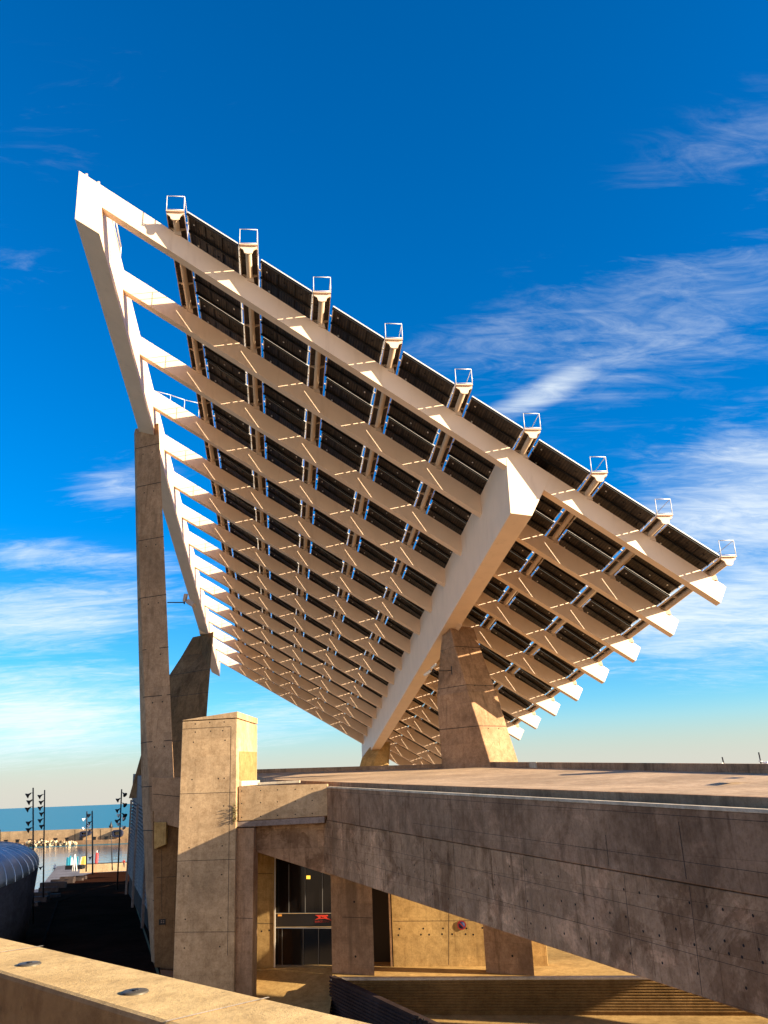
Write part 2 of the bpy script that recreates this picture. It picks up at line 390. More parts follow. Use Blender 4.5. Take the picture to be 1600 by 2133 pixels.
# tubes with their saddles; the walkways lie level across, following the slope of the tubes
XW = Vec((V.y, -V.x, 0)).normalized(); NWK = XW.cross(V).normalized()
def wk(v, a, h): return lat(.94, v, .33) + XW * a + NWK * h
RT = .19
def tube_mesh(ve):
    mb = MB(); mb.tube(lat(.94, ve + .005, .33), lat(.94, 14.75, .33), RT, 14)
    for k in range(NB):
        a = [wk(k + .002, -.20, -.42), wk(k + .002, .30, -.52), wk(k + .002, .25, -.18), wk(k + .002, .10, .05), wk(k + .002, -.10, .05), wk(k + .002, -.22, -.15)]
        mb.prism(a, V * .02); mb.prism([p + V * .06 for p in a], V * .02)
    return mb
WH = .50
def walkway_mesh(ve):
    mb = MB(); mb.mi = 1
    mb.box(wk(ve + .03, -WH, .20), XW * 2 * WH, V * (14.72 - ve), NWK * .03)
    for q in range(150):
        mb.box(wk(ve + .035 + q * .099, -WH, .165), XW * 2 * WH, V * .008, NWK * .034)
    mb.mi = 0
    for sgn in (-1, 1): mb.box(wk(ve + .02, sgn * WH - (.05 if sgn < 0 else 0), .13), XW * .05, V * (14.74 - ve), NWK * .12)
    for q in range(-1, 3 * NB):
        v0 = .02 + q / 3
        if v0 > 14.7: break
        if v0 < ve + .02: continue
        for sgn in (-1, 1):
            mb.prism([wk(v0, sgn * .12, -.16), wk(v0, sgn * .2, -.02), wk(v0, sgn * .32, .07), wk(v0, sgn * .5, .11), wk(v0, sgn * .5, .198), wk(v0, sgn * .05, .198)], V * .012)
    return mb
def platform_mesh(v0):
    mb = MB()
    a = [wk(v0, -.24, -.26), wk(v0, -.13, -.32), wk(v0, 0, -.34), wk(v0, .13, -.32), wk(v0, .24, -.26), wk(v0, .30, -.03), wk(v0, .53, .14), wk(v0, .53, .22), wk(v0, -.53, .22), wk(v0, -.53, .14), wk(v0, -.30, -.03)]
    mb.prism(a, V * .012)
    for sgn in (-1, 1): mb.prism([wk(v0 + .01, sgn * .1, -.15), wk(v0 + .01, sgn * .12, .19), wk(v0 + .25, sgn * .12, .19)], XW * .02)
    mb.box(wk(v0 - .02, -.55, .235), XW * 1.10, V * .09, NWK * .05)
    return mb
def rail_mesh(v0):
    mb = MB(); r = .026; h = 1.12
    A, B = wk(v0 - .013, -.53, .26), wk(v0 - .013, .53, .26)
    A2, B2 = wk(v0 + .18, -.53, .26), wk(v0 + .18, .53, .26)
    At, Bt = A + UP * h, B + UP * h
    mb.path([A, At, Bt, B], r); mb.tube(A + UP * .12, B + UP * .12, r * .8, 6)
    mb.tube(Bt, Bt + V * .62, r * .85, 6)
    for q in (.3, .6): mb.tube(wk(v0 - .013 + q, .53, .26), Bt + V * q, r * .8, 6)
    return mb
meshes = {}
for j in range(1, NT + 1):
    ve = -.145 if j == 1 else -.31
    for nme, fn, mt in (('purlin_tube', tube_mesh, [TUBEM]), ('walkway', walkway_mesh, [TUBEM, GRATE]), ('platform', platform_mesh, [WHITE]), ('guard_rail', rail_mesh, [RAIL])):
        if (nme, ve) not in meshes:
            o = fn(ve).build(nme, mt, PG); meshes[(nme, ve)] = o.data
        else: o = link(nme, meshes[(nme, ve)], PG)
        o.matrix_parent_inverse = Matrix.Translation(-PG.location + U * (j - 1))
# handrail along the outer walkway, short access rails on the left
mb = MB()
for hh in (.52, 1.02):
    mb.tube(wk(.02, -.52, .24) + UP * hh, wk(14.6, -.52, .24) + UP * hh, .022, 6)
for q in range(0, 58):
    p = wk(.05 + q * .25, -.52, .24); mb.tube(p, p + UP * 1.02, .022, 6)
mb.build('handrail', [RAIL], PG)
mb = MB()
a, b = lat(.02, 3.04, .02), lat(.82, 3.04, .02)
tp = [a + (b - a) * f for f in (0, .33, .66, 1)]
hgt = [.15, .62, .98, 1.5]
mb.path([p + UP * h for p, h in zip(tp, hgt)], .028)
for p, h in zip(tp[1:], hgt[1:]): mb.tube(p, p + UP * h, .026, 6)
mb.build('access_rail', [RAIL], PG)
mb = MB()
a, b = lat(-.03, .22, 0), lat(-.03, .85, 0)
mb.path([a, a + UP * .4 + V * .02, a + V * .3 + UP * 1.3, b + UP * .9, b], .05)
mb.path([a + V * .15 + UP * .5, b + UP * .4], .05); mb.tube(a + V * .3, a + V * .3 + UP * 1.3, .05, 6)
mb.build('rib_rail', [RAIL], PG)
for u_ in (-.25, -.09):
    mb = MB(); mb.cbox(lat(u_, .02, .06), .14, .14, .3, .02); mb.build('stud', [WHITE], PG)
# photovoltaic panels: one rectangle per bay and beam step, turned a little steeper than the frame
D = U - V * .15 - NN * .70
PU0, PN0, PW, PV0, PV1 = .05, .85, .765, -.147, .839
pn = D.cross(V).normalized()
if pn.z < 0: pn = -pn
ex = D.normalized(); ey = pn.cross(ex)
def panel_mesh(v0=PV0):
    mb = MB(); wd = (D * PW).length; ln = (V * (PV1 - v0)).length; T = .05
    # local frame: x across, y along, z up
    mb.mi = 0; mb.box((0, 0, 0), (wd, 0, 0), (0, ln, 0), (0, 0, T))
    mb.mi = 1
    for f in (.012, .2, .4, .6, .8, .975):
        mb.box((0.02, ln * f - .05, -.14), (wd - .04, 0, 0), (0, .11, 0), (0, 0, .139))
    for f in (.333, .666): mb.box((wd * f - .035, .03, -.05), (.07, 0, 0), (0, ln - .06, 0), (0, 0, .049))
    rj = random.Random(4)
    for cx_ in (.17, .5, .83):
        for cy_ in (.1, .3, .5, .7, .88):
            mb.mi = 2 if rj.random() < .35 else 1
            x_, y_ = wd * (cx_ + rj.uniform(-.08, .08)), ln * cy_ + rj.uniform(-.15, .15)
            mb.box((x_, y_, -.05), (.10, 0, 0), (0, rj.uniform(.06, .16), 0), (0, 0, .049))
        mb.mi = 1; mb.path([(wd * cx_ + rj.uniform(-.3, .3), ln * q / 7, -.03) for q in range(8)], .012, 4)
    mb.mi = 2
    mb.box((0, -.004, -.02), (wd, 0, 0), (0, .022, 0), (0, 0, T + .03))
    for x in (0, wd - .06): mb.box((x, .05, -.03), (.06, 0, 0), (0, ln - .06, 0), (0, 0, T + .05))
    for x in (-.16, wd):
        for f in (.13, .46, .79): mb.box((x, ln * f, -.01), (.16, 0, 0), (0, .11, 0), (0, 0, .05))
    return mb
rotm = Matrix((ex, ey, pn)).transposed().to_4x4()
first = None; rest = None; PT = -.185
spots = [(j, m) for m in range(15) for j in range(1, NT)]
for i, (j, m) in enumerate(spots):
    mtx = Matrix.Translation(lat(j + PU0, m + (PV0 if m else PT), PN0) - PG.location) @ rotm
    if i < 100:
        if i in (0, 8): o = panel_mesh(PV0 if m else PT).build('solar_panel', [PANEL, PURLIN, RAIL]); first = o.data; o.parent = PG
        else: o = bpy.data.objects.new('solar_panel', first); COL.objects.link(o); o.parent = PG
        o.matrix_parent_inverse = Matrix.Identity(4); o.matrix_local = mtx
    else:
        if rest is None: rest = bmesh.new()
        t = bmesh.new(); t.from_mesh(first); t.transform(mtx); me = bpy.data.meshes.new('tmp'); t.to_mesh(me); t.free(); rest.from_mesh(me); bpy.data.meshes.remove(me)
me = bpy.data.meshes.new('solar_panels'); rest.to_mesh(me); rest.free()
for m_ in (PANEL, PURLIN, RAIL): me.materials.append(m_)
o = bpy.data.objects.new('solar_panels', me); COL.objects.link(o); o.parent = PG; o['kind'] = 'stuff'

# ------------------------------------------------------------------ concrete pillars
# tall slender column on the left: rings from the photograph's three visible edges
def pillar(name, label, levels, depth, back, mat, joint_t=(), hole_rows=True):
    """levels: (left px, inner px, right px) triples with y for each; depth: Y of (left, inner, right) at top and bottom"""
    rings = []
    n = len(levels)
    for i, lv in enumerate(levels):
        f = i / (n - 1); dd = [depth[0][k] + (depth[1][k] - depth[0][k]) * f for k in range(3)]
        p = [atY(*lv[k], dd[k]) for k in range(3)]
        z = p[1].z
        p = [Vec((q.x, q.y, z)) for q in p]
        bk = [p[2] + Vec(back[0]), p[0] + Vec(back[1])]
        rings.append(p + bk)
    t = thing(name, label, 'pillar', tuple(sum(rings[-1], Vec()) / 5))
    mb = MB(); mb.loft(rings)
    bmesh.ops.bevel(mb.bm, geom=[e for e in mb.bm.edges if e.calc_face_angle(0) > .4], offset=.04, segments=1, affect='EDGES')
    for k in range(2):
        nf = (rings[0][k + 1] - rings[0][k]).cross(rings[-1][k] - rings[0][k]).normalized()
        if nf.y > 0: nf = -nf
        for jt in joint_t:
            x = jt * (n - 1); i = min(int(x), n - 2); f = x - i
            a = rings[i][k].lerp(rings[i + 1][k], f); b = rings[i][k + 1].lerp(rings[i + 1][k + 1], f)
            ni = (rings[i][k + 1] - rings[i][k]).cross(rings[i + 1][k] - rings[i][k]).normalized()
            if ni.y > 0: ni = -ni
            joints(mb, [(a, b)], ni, .06)
            if k == 1 and hole_rows:
                for g in (.3, .68):
                    x2 = min(x + .012 * (n - 1), n - 1.001); i2 = int(x2); f2 = x2 - i2
                    a2 = rings[i2][k].lerp(rings[i2 + 1][k], f2); b2 = rings[i2][k + 1].lerp(rings[i2 + 1][k + 1], f2)
                    holes(mb, [a2.lerp(b2, g)], ni, .06)
    mb.build('shaft', CM(mat), t)
    return t, rings
def lv(y, a, b, c): return ((a, y), (b, y), (c, y))
colA, ringA = pillar('concrete_pillar', 'tall slender concrete column under the high left end of the solar canopy',
    [lv(893, 280, 281.5, 330), lv(1100, 283.5, 287, 339.5), lv(1300, 288, 294.5, 348.5), lv(1480, 292, 302.5, 356), lv(1640, 295, 310.5, 363.5), lv(1850, 303, 320, 369), lv(2020, 316, 328, 371)],
    ((68.3, 67.4, 66.4), (65.6, 64.3, 63.4)), ((-1.9, 2.6, 0), (-.25, 1.2, 0)), CON_C, (.035, .10, .19, .29, .385, .475, .57, .665, .74, .86))
colB, ringB = pillar('concrete_pillar', 'wide dark brown concrete pillar behind the tall slender column', 
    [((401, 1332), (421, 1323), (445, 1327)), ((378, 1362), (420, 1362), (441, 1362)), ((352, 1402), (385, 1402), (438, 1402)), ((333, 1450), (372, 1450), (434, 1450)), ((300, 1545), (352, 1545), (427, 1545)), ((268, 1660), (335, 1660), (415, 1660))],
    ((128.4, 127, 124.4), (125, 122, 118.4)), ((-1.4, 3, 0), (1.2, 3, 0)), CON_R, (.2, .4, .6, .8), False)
colC, ringC = pillar('concrete_pillar', 'wide faceted concrete pillar standing on the deck at the right, lower right face sunlit',
    [((922, 1303), (937, 1303), (985.5, 1297)), ((917, 1346), (947, 1346), (1000, 1344)), ((911.5, 1425), (971, 1425), (1028, 1422)), ((910, 1440), (974, 1440), (1034, 1438)), ((915, 1512), (998, 1512), (1055, 1509)), ((921, 1601), (1025, 1601), (1084, 1601))],
    ((78.6, 76.3, 77.6), (76.6, 73.6, 75.5)), ((-.4, 2.4, 0), (.5, 2.2, 0)), CON_C, (.2, .42, .8))
colD, ringD = pillar('concrete_pillar', 'short low concrete pillar at the far end of the right rib, partly sunlit orange',
    [((778, 1547), (805, 1545), (809.5, 1546)), ((764, 1563), (790, 1563), (808, 1563)), ((754, 1577), (783, 1577), (807, 1577)), ((746, 1606), (773, 1606), (806, 1606))],
    ((144.6, 143.2, 143.5), (142.6, 141.5, 141.8)), ((.3, 3, 0), (.4, 3, 0)), CON_B, (), False)
# pillars keep their colour; shoes
zA = ringA[0][1].z; shoe(-.0, .30, 3.08, 3.52, -3.0, zA - .02, .06)
zB = ringB[0][1].z; shoe(-.0, .30, 11.05, 11.5, -3.0, zB - .02, .1)
zC = ringC[0][1].z; shoe(6.14, 6.40, 3.05, 3.75, -3.7, zC - .02, .0)
zD = ringD[0][1].z; shoe(6.14, 6.36, 11.9, 12.5, -3.7, zD - .02, .0)

# ------------------------------------------------------------------ viaduct ramp and deck
C0 = atY(685, 1825, 56)
d1 = ray(110, 1608).normalized()
nR = d1.cross(UP).normalized()
if nR.x > 0: nR = -nR
def fR(x, y, off=0): return on(x, y, C0 + nR * off, nR)
VD = thing('concrete_viaduct', 'long concrete ramp rising to the left with a stained side girder and paved top', 'ramp', tuple(C0))
TN, TF = -56, 0
d2 = (fR(690, 1822) - fR(1600, 2124)).normalized(); mid = fR(682, 1708); top = fR(682, 1638)
hz = lambda p, t: p + d1 * t
tt = lambda p: (p - C0).dot(d1)
# lower girder
mb = MB(); bt = fR(690, 1822); bt = bt - d1 * tt(bt) ; m0 = hz(mid, -tt(mid)); t0 = hz(top, -tt(top))
eL = tt(fR(531, 1760))
eL = 1.2; hb = lambda t: bt + d2 * (t * d1.dot(Vec((d1.x, d1.y, 0))) / d2.dot(Vec((d1.x, d1.y, 0))))
mb.prism([hb(TN), hb(eL), hz(m0, eL) - UP * .03, hz(m0, TN) - UP * .03], -nR * .9, .03)
Hl = (m0 - bt).z; Hu = (t0 - m0).z
def gp(t, f): return hb(t).lerp(hz(m0, t), f)       # point on lower girder face
def up_(t, f): return hz(m0, t) + UP * (Hu * f) + nR * .05
seg = []
for px in (790, 882, 945, 1088, 1293, 1425, 1600):
    t = tt(fR(px, 1750)); seg.append((gp(t, .02), gp(t, .97)))
for f in (.36, .68): seg.append((gp(-48, f), gp(eL, f)))
joints(mb, seg[:-2], nR, .022); joints(mb, seg[-2:], nR, .012)
hp = []
rr = random.Random(3)
for px in range(700, 1640, 33):
    t = tt(fR(px, 1800))
    for f in (.2, .45, .55, .82):
        if rr.random() < .55: hp.append(gp(t + rr.uniform(-.1, .1), f))
holes(mb, hp, nR, .04)
mb.build('girder', CM(CON_A), VD)
# upper side panel, slightly proud
mb = MB()
mb.prism([hz(m0, TN) + nR * .05, hz(m0, TF + .1) + nR * .05, hz(t0, TF + .1) + nR * .05 - UP * .10, hz(t0, TN) + nR * .05 - UP * .10], -nR * .4, .025)
seg = []
for px, f0, f1 in ((943, .02, .90), (1418, .05, .78), (1262, .05, .5)):
    t = tt(fR(px, 1700)); seg.append((up_(t, f0), up_(t, f1)))
joints(mb, seg, nR, .03); joints(mb, [(up_(TN, .86), up_(TF, .86)), (up_(TN, .27), up_(-14, .27))], nR, .014)
mb.build('side_panel', CM(CON_C2), VD)
mb = MB(); mb.prism([hz(t0, TN) + nR * .07 - UP * .097, hz(t0, TF + .12) + nR * .07 - UP * .097, hz(t0, TF + .12) + nR * .07, hz(t0, TN) + nR * .07], -nR * .30, .012)
mb.build('coping', CM(CON_W), VD)
# cross beam under the bridge, its underside falling to the right
fX = lambda x, y: fB_(x, y)
nB0 = Vec((-.085, -.996, 0)).normalized()
xb = on(690, 1820, C0 + Vec((0, .9, 0)), nB0)
fB_ = lambda x, y: on(x, y, xb, nB0)
mb = MB(); mb.prism([fX(531, 1700), fX(694, 1690), fX(694, 1826), fX(690, 1824), fX(531, 1774)], -nB0 * .6, .03); mb.build('cross_beam', CM(CON_A), VD)
# deck
kR = C0 - nR * .75
K0 = on(690, 1629, kR, nR); k0 = K0 + d1 * (C0 - K0).dot(d1)
Dp = atY(1000, 1597, 76.5); Ep = atY(1600, 1611.5, 38); Cp = atY(500, 1612, 88); Bp = hz(k0, 16)
E2 = Dp + (Ep - Dp) * 1.75; Ap = hz(k0, TN)
dk = [Ap, E2, Dp, Cp, Bp]
mb = MB(); mb.prism([p for p in dk], (0, 0, -.9)); bmesh.ops.triangulate(mb.bm, faces=[f for f in mb.bm.faces if len(f.verts) > 4])
tp_ = []
mb.build('deck_slab', CM(PAVE), VD)
mb = MB(); kn = nR * .05; mb.prism([Ap + kn + UP * .012, Bp + kn + UP * .012, Bp + kn - UP * .7, Ap + kn - UP * .7], -nR * .30, .012); mb.build('kerb', CM(CON_C), VD)
def lowwall(name, a, b, h, w, n, mat, extra=None):
    mb = MB(); mb.prism([a - UP * .5, b - UP * .5, b + UP * h, a + UP * h], Vec(n) * w, .02); return mb.build(name, CM(mat), VD)
lowwall('edge_wall', Dp + (Ep - Dp) * .05, E2, .40, .35, (.95, .3, 0), CON)
lowwall('edge_wall', Dp + Vec((-1.5, .3, 0)), Cp + Vec((0, 0, .05)), .34, .35, (.1, 1, 0), CON)
mb = MB(); a = Dp.lerp(Ep, .30); b = Dp.lerp(Ep, .335); mb.prism([a - UP * .1, b - UP * .1, b + UP * .42, a + UP * .42], Vec((-.05, -.02, 0))); o = mb.build('patch_panel', CM(CON_W), VD)
# drain grate on the deck
def deckpt(x, y): 
    n = (Ep - Dp).cross(Ap - Dp).normalized(); return on(x, y, Dp + UP * .006, n)
mb = MB(); mb.poly([deckpt(1503, 1621.5), deckpt(1528, 1619), deckpt(1555, 1620), deckpt(1532, 1622.3)]); mb.build('drain_cover', [DARKM], VD)
# thin ledge between coping and kerb
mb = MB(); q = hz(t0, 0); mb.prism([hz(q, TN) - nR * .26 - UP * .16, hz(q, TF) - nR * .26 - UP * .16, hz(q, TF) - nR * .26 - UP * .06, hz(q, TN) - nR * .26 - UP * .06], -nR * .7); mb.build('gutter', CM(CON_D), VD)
# columns of the viaduct
db = Vec((.996, -.085, 0)).normalized(); nB = Vec((-.085, -.996, 0)).normalized()
def vcol(label, xl, xi, xr, yb, ytop):
    p = onz(xi, yb, FL + .004)
    L = on(xl, yb, p, Vec((-.62, -.78, 0)).normalized()); Rr = on(xr, yb, p, Vec((-.44, -.90, 0)))
    L = Vec((L.x, L.y, FL + .004)); Rr = Vec((Rr.x, Rr.y, FL + .004))
    t = thing('viaduct_column', label, 'column', tuple(p))
    mb = MB(); zt = C0.z + 1.6
    base = [L, p, Rr, Rr + Vec((-.2, .9, 0)), L + Vec((.2, .7, 0))]
    h = UP * 20
    topp = []
    for q in base:                         # cut under the sloping girder
        topp.append(Vec((q.x, q.y, hb(tt(q + UP * 6)).z + .3)))
    mb.loft([base, topp]); mb.mi = 0
    nf = (Rr - p).cross(UP).normalized()
    if nf.y > 0: nf = -nf
    joints(mb, [(p.lerp(Rr, .02) + UP * 3.2, p.lerp(Rr, .98) + UP * 3.2)], nf, .03)
    holes(mb, [p.lerp(Rr, .42) + UP * 4.1, p.lerp(Rr, .42) + UP * 1.0], nf, .07)
    mb.build('shaft', CM(CON_C), t)
vcol('concrete column under the ramp beside the glass entrance', 692, 714, 780, 2028.5, 1822)
vcol('concrete column under the ramp in front of the no parking sign wall', 1013, 1040, 1113, 2028.5, 1930)

# ------------------------------------------------------------------ concrete block tower and bridge wall
bR = on(678, 1632, C0, nR)
bP = bR + nB * .25
def fB(x, y, off=0): return on(x, y, bP + nB * off, nB)
bl = fB(494, 1482, .30)
TW = thing('stair_tower', 'tall pale concrete block tower with cap, bright yellow sunlit right face', 'tower', (bl.x, bl.y, FL))
fl_t, fr_t = fB(380, 1500, .30), fB(494, 1482, .30)
zt = (fl_t.z + fr_t.z) / 2
fl_b, fr_b = fB(360, 2045, .30), fB(487, 2060, .30)
zb = FL - 3
dr = Vec((.085, .996, 0)).normalized()
nr = Vec((.996, -.085, 0)).normalized()
rt = on(536, 1489, fr_t, nr); dep = (rt - fr_t).dot(dr)
def ext(p, q, z): return p + (q - p) * ((z - p.z) / (q.z - p.z))
FLt, FRt = fl_t, fr_t; FLb, FRb = ext(fl_t, fl_b, zb), ext(fr_t, fr_b, zb)
mb = MB()
capz = 1.0 - .085
capL, capR = fB(379, 1503.5, .3), fB(494, 1497, .3)
zc = (capL.z + capR.z) / 2
def lerpz(a, b, z): return a + (b - a) * ((z - a.z) / (b.z - a.z))
cl, cr_ = lerpz(FLt, FLb, capL.z), lerpz(FRt, FRb, capR.z)
mb.prism([cl, cr_, FRb, FLb], dr * dep, .03)
nf = (FRt - FLt).cross(FLb - FLt).normalized()
if nf.y > 0: nf = -nf
def tf(x, y): return on(x, y, FLt, nf)
joints(mb, [(tf(379, 1519), tf(481, 1513.5)), (tf(481.5, 1514), tf(478, 1700)), (tf(478, 1700), tf(474, 1990)), (tf(374, 1654), tf(492, 1650)), (tf(367, 1794), tf(490, 1790)), (tf(362, 1942), tf(489, 1941))], nf, .03)
holes(mb, [tf(x, y) for x, y in [(407, 1508), (437, 1505), (467, 1504), (407, 1525), (439, 1523), (464, 1522), (403, 1546), (469, 1542), (400, 1624), (467, 1621), (455, 1622), (398, 1682), (466, 1679), (394, 1766), (463, 1762), (392, 1825), (462, 1822), (383, 1825), (386, 1915), (460, 1912), (384, 1975), (458, 1972)]], nf, .045)
mb.mi = 0
mb.build('shaft', CM(CON_L), TW)
mb = MB(); mb.prism([FLt + nf * .03, FRt + nf * .03 + nr * .03, cr_ + nf * .03 + nr * .03 + UP * .05, cl + nf * .03 + UP * .05], dr * (dep + .03), .03)
mb.build('cap', CM(CON_L), TW)
# ochre panel on the sunlit face
def tr(x, y, off=.0): return on(x, y, FRt + nr * off, nr)
mb = MB(); mb.prism([tr(497.5, 1565), tr(534, 1566.5), tr(533, 1625), tr(497.5, 1626.5)], nr * .05, .01); mb.build('face_panel', CM(concrete('ochre_panel', (.34, .20, .085), .1, .2)), TW)
mb = MB(); mb.prism([tr(496.5, 1627), tr(535, 1625.5), tr(535, 1635), tr(496.5, 1638)], nr * .22, .02); mb.build('base_plinth', CM(CON_W), TW)
# bridge between tower and ramp
BG = thing('bridge_wall', 'concrete bridge wall between the pale tower and the ramp, half in diagonal shadow', 'bridge', tuple(fB(590, 1710)))
mb = MB(); p = [fB(497, 1638), fB(682, 1633), fB(682, 1699.3), fB(497, 1710.5)]
mb.prism(p, dr * .4, .02)
nb = nB
hp = []
for f in (.035, .25, .44, .64, .83):
    for g in (.14, .50, .90): hp.append(p[0].lerp(p[1], f).lerp(p[3].lerp(p[2], f), g))
holes(mb, hp, nb, .04)
mb.build('parapet', CM(CON_L), BG)
mb = MB(); q = [fB(494, 1711.5, -.05), fB(676, 1700.5, -.05), fB(676, 1714, -.05), fB(494, 1723.5, -.05)]; mb.prism(q, dr * 4.0, .02); mb.build('slab', CM(CON_G), BG)
mb = MB(); mb.prism([fB(537, 1635.2), fB(624, 1630.6), fB(624, 1625.5), fB(537, 1630)], dr * .3, .01); mb.build('coping', CM(CON_W), BG)
pa = fB(489, 1800, -.06); pa = Vec((pa.x, pa.y, FL - 3)); pd = Vec((.92, -.39, 0)).normalized(); pnn = Vec((-.39, -.92, 0)).normalized()  # pier added, its face turned off the sun to make a dark strip
pb_ = on(528, 1800, pa, pnn); pb_ = Vec((pb_.x, pb_.y, FL - 3)); ztp = fB(494, 1722, -.05).z - .1
mb = MB(); mb.prism([pa, pb_, Vec((pb_.x, pb_.y, ztp)), Vec((pa.x, pa.y, ztp))], dr * 1.6 + Vec((-.1, 0, 0)), .03)
joints(mb, [(pa + UP * 6.6, pb_ + UP * 6.6)], pnn, .03); mb.build('shade_pier', CM(CON_C), BG)
# weed in the gap
mb = MB(); rw = random.Random(5); wp = fB(489.5, 1712, .36)
for i in range(70):
    b = wp + Vec((rw.uniform(-.10, .10), rw.uniform(-.08, .05), rw.uniform(.0, 1.0))); d = Vec((rw.uniform(-1, 1), rw.uniform(-1, .2), rw.uniform(-.2, .8))).normalized() * rw.uniform(.10, .26)
    s_ = d.cross(Vec((rw.uniform(-1, 1), rw.uniform(-1, 1), 1))).normalized() * .035
    mb.poly([b, b + d * .5 + s_, b + d, b + d * .5 - s_])
mb.path([wp, wp + UP * .5 + Vec((.03, 0, 0)), wp + UP * 1.0], .012, 5)
tag(mb.build('weed_plant', [LEAF]), 'small weed growing in the gap between the pale tower and bridge wall', 'plant')

# ------------------------------------------------------------------ entrance building under the deck
wa, wb = onz(540, 2015.5, FL), onz(1140, 2012, FL)
dW = (wb - wa).normalized(); nW = Vec((dW.y, -dW.x, 0)).normalized()
if nW.y > 0: nW = -nW
def fW(x, y, off=0): return on(x, y, wa + nW * off, nW)
EB = thing('entrance_building', 'warm lit concrete entrance building under the ramp with dark glass doors', 'building', tuple(wa))
ZT = 16.2
def wall(name, pb, mat, th=.5, off=0, top=ZT, zb=FL - .4, jn=(), hl=()):
    a, b = pb; a, b = fW(a, 2012, off), fW(b, 2012, off); a.z = b.z = zb
    mb = MB(); mb.prism([a, b, Vec((b.x, b.y, top)), Vec((a.x, a.y, top))], -nW * th, .015)
    joints(mb, [(fW(*s[0], off), fW(*s[1], off)) for s in jn], nW, .03); holes(mb, [fW(*h, off) for h in hl], nW, .06)
    return mb.build(name, CM(mat), EB)
wall('wall', (500, 570), CON_B, jn=[((529, 1820), (569, 1820)), ((529, 1923), (569, 1924))], hl=[(561, 1938), (545, 1940)])
wall('wall', (820, 1142), CON_B, jn=[((819, 1919), (1140, 1917)), ((935, 1870), (935, 2010))], hl=[(832, 1935), (882, 1934.5), (923, 1934), (972, 1934), (1005, 1933), (830, 1948), (877, 1947), (894, 1947), (921, 1946), (942, 1946), (970, 1946), (986, 1947)])
wall('recess_dark', (760, 830), FASCIA, off=-1.6)  # near-black sheet, the darkness of the unlit opening put into its colour
mb = MB(); a, b = fW(818, 2012), fW(818, 2012, -1.6); mb.prism([Vec((a.x, a.y, FL)), Vec((b.x, b.y, FL)), Vec((b.x, b.y, ZT)), Vec((a.x, a.y, ZT))], dW * -.12); mb.build('reveal', CM(CON), EB)
mb = MB(); a, b = fW(571, 2010), fW(571, 2010, -.6); mb.prism([Vec((a.x, a.y, FL)), a + nW * .05 - UP * (a.z - FL), Vec((a.x, a.y, ZT)) + nW * .05, Vec((a.x, a.y, ZT))], dW * .09); mb.build('door_frame', [ALU], EB)
mb = MB()
a, b = fW(571, 2011, -.3), fW(800, 2011, -.3)
for (y0, y1) in ((2010, 1934), (1902, 1760)):
    mb.prism([fW(571, y0, -.3), fW(700, y0, -.3), fW(700, y1, -.3), fW(571, y1, -.3)], -nW * .04)
gl = mb.build('glass_front', [GLASS], EB)
mb = MB()
for x, y0, y1 in ((602, 1902, 1800), (636, 1902, 1800), (672, 1902, 1800)):
    mb.prism([fW(x - .5, y0, -.26), fW(x + .5, y0, -.26), fW(x + .5, y1, -.26), fW(x - .5, y1, -.26)], nW * .05)
mb.prism([fW(571, 1902.5, -.26), fW(700, 1902, -.26), fW(700, 1901, -.26), fW(571, 1901.5, -.26)], nW * .06)
mb.prism([fW(571, 1933.5, -.26), fW(700, 1932.5, -.26), fW(700, 1931, -.26), fW(571, 1932, -.26)], nW * .10)
for x in (588, 632, 664): mb.prism([fW(x - .4, 2010, -.26), fW(x + .4, 2010, -.26), fW(x + .4, 1934, -.26), fW(x - .4, 1934, -.26)], nW * .04)
LM = Mat('lamp_yellow', .5); LM.col((.8, .5, .05)); LM.b.inputs['Emission Color'].default_value = (1, .55, .06, 1); LM.b.inputs['Emission Strength'].default_value = .55
lb = MB(); lb.prism([fW(638.5, 1831, -.285), fW(646.5, 1831, -.285), fW(646.5, 1824, -.285), fW(638.5, 1824, -.285)], nW * .03); lb.build('interior_lamp', [LM.m], gl)
mb.build('mullion', [Mat('dark_mullion', .4, .5).col((.16, .15, .14)).m], gl)
mb = MB(); mb.prism([fW(571, 1931, -.25), fW(700, 1930, -.25), fW(700, 1903.5, -.25), fW(571, 1904, -.25)], -nW * .1)
fs = mb.build('sign_fascia', [FASCIA], EB)
# red emblem: a swept bird-like mark of slanted bars over an arc
def F2(x, y): return fW(550 + x / 5.333, 1780 + y / 5.333, -.245)
mb = MB()
for poly in ([(568, 672), (705, 672), (712, 686), (600, 690)], [(598, 690), (626, 690), (632, 708), (608, 704)], [(640, 689), (690, 688), (702, 704), (668, 703), (664, 695), (646, 696)],
             [(560, 727), (600, 706), (680, 702), (730, 716), (757, 740), (718, 722), (676, 712), (612, 716)]):
    mb.prism([F2(*q) for q in poly], nW * .02)
mb.build('emblem', [RED], fs)
def text_mesh(name, body, size, mat, parent, origin, xd, yd, depth=.01):
    cu = bpy.data.curves.new(name, 'FONT'); cu.body = body; cu.size = size; cu.extrude = depth; cu.align_x = 'CENTER'
    to = bpy.data.objects.new(name, cu); COL.objects.link(to)
    dg = bpy.context.evaluated_depsgraph_get(); me = bpy.data.meshes.new_from_object(to.evaluated_get(dg)); bpy.data.objects.remove(to)
    zd = xd.cross(yd)
    m = Matrix((xd, yd, zd)).transposed().to_4x4(); m.translation = origin; me.transform(m); me.materials.clear(); me.materials.append(mat)
    return link(name, me, parent)
text_mesh('lettering', 'BARCELONA', .17, Mat('letter_dark_red', .6).col((.30, .02, .012)).m, fs, F2(645, 757), dW, UP)
mb = MB(); mb.prism([F2(155, 665), F2(198, 663), F2(198, 685), F2(155, 687)], nW * .01); mb.build('sticker', [ORANGE], fs)
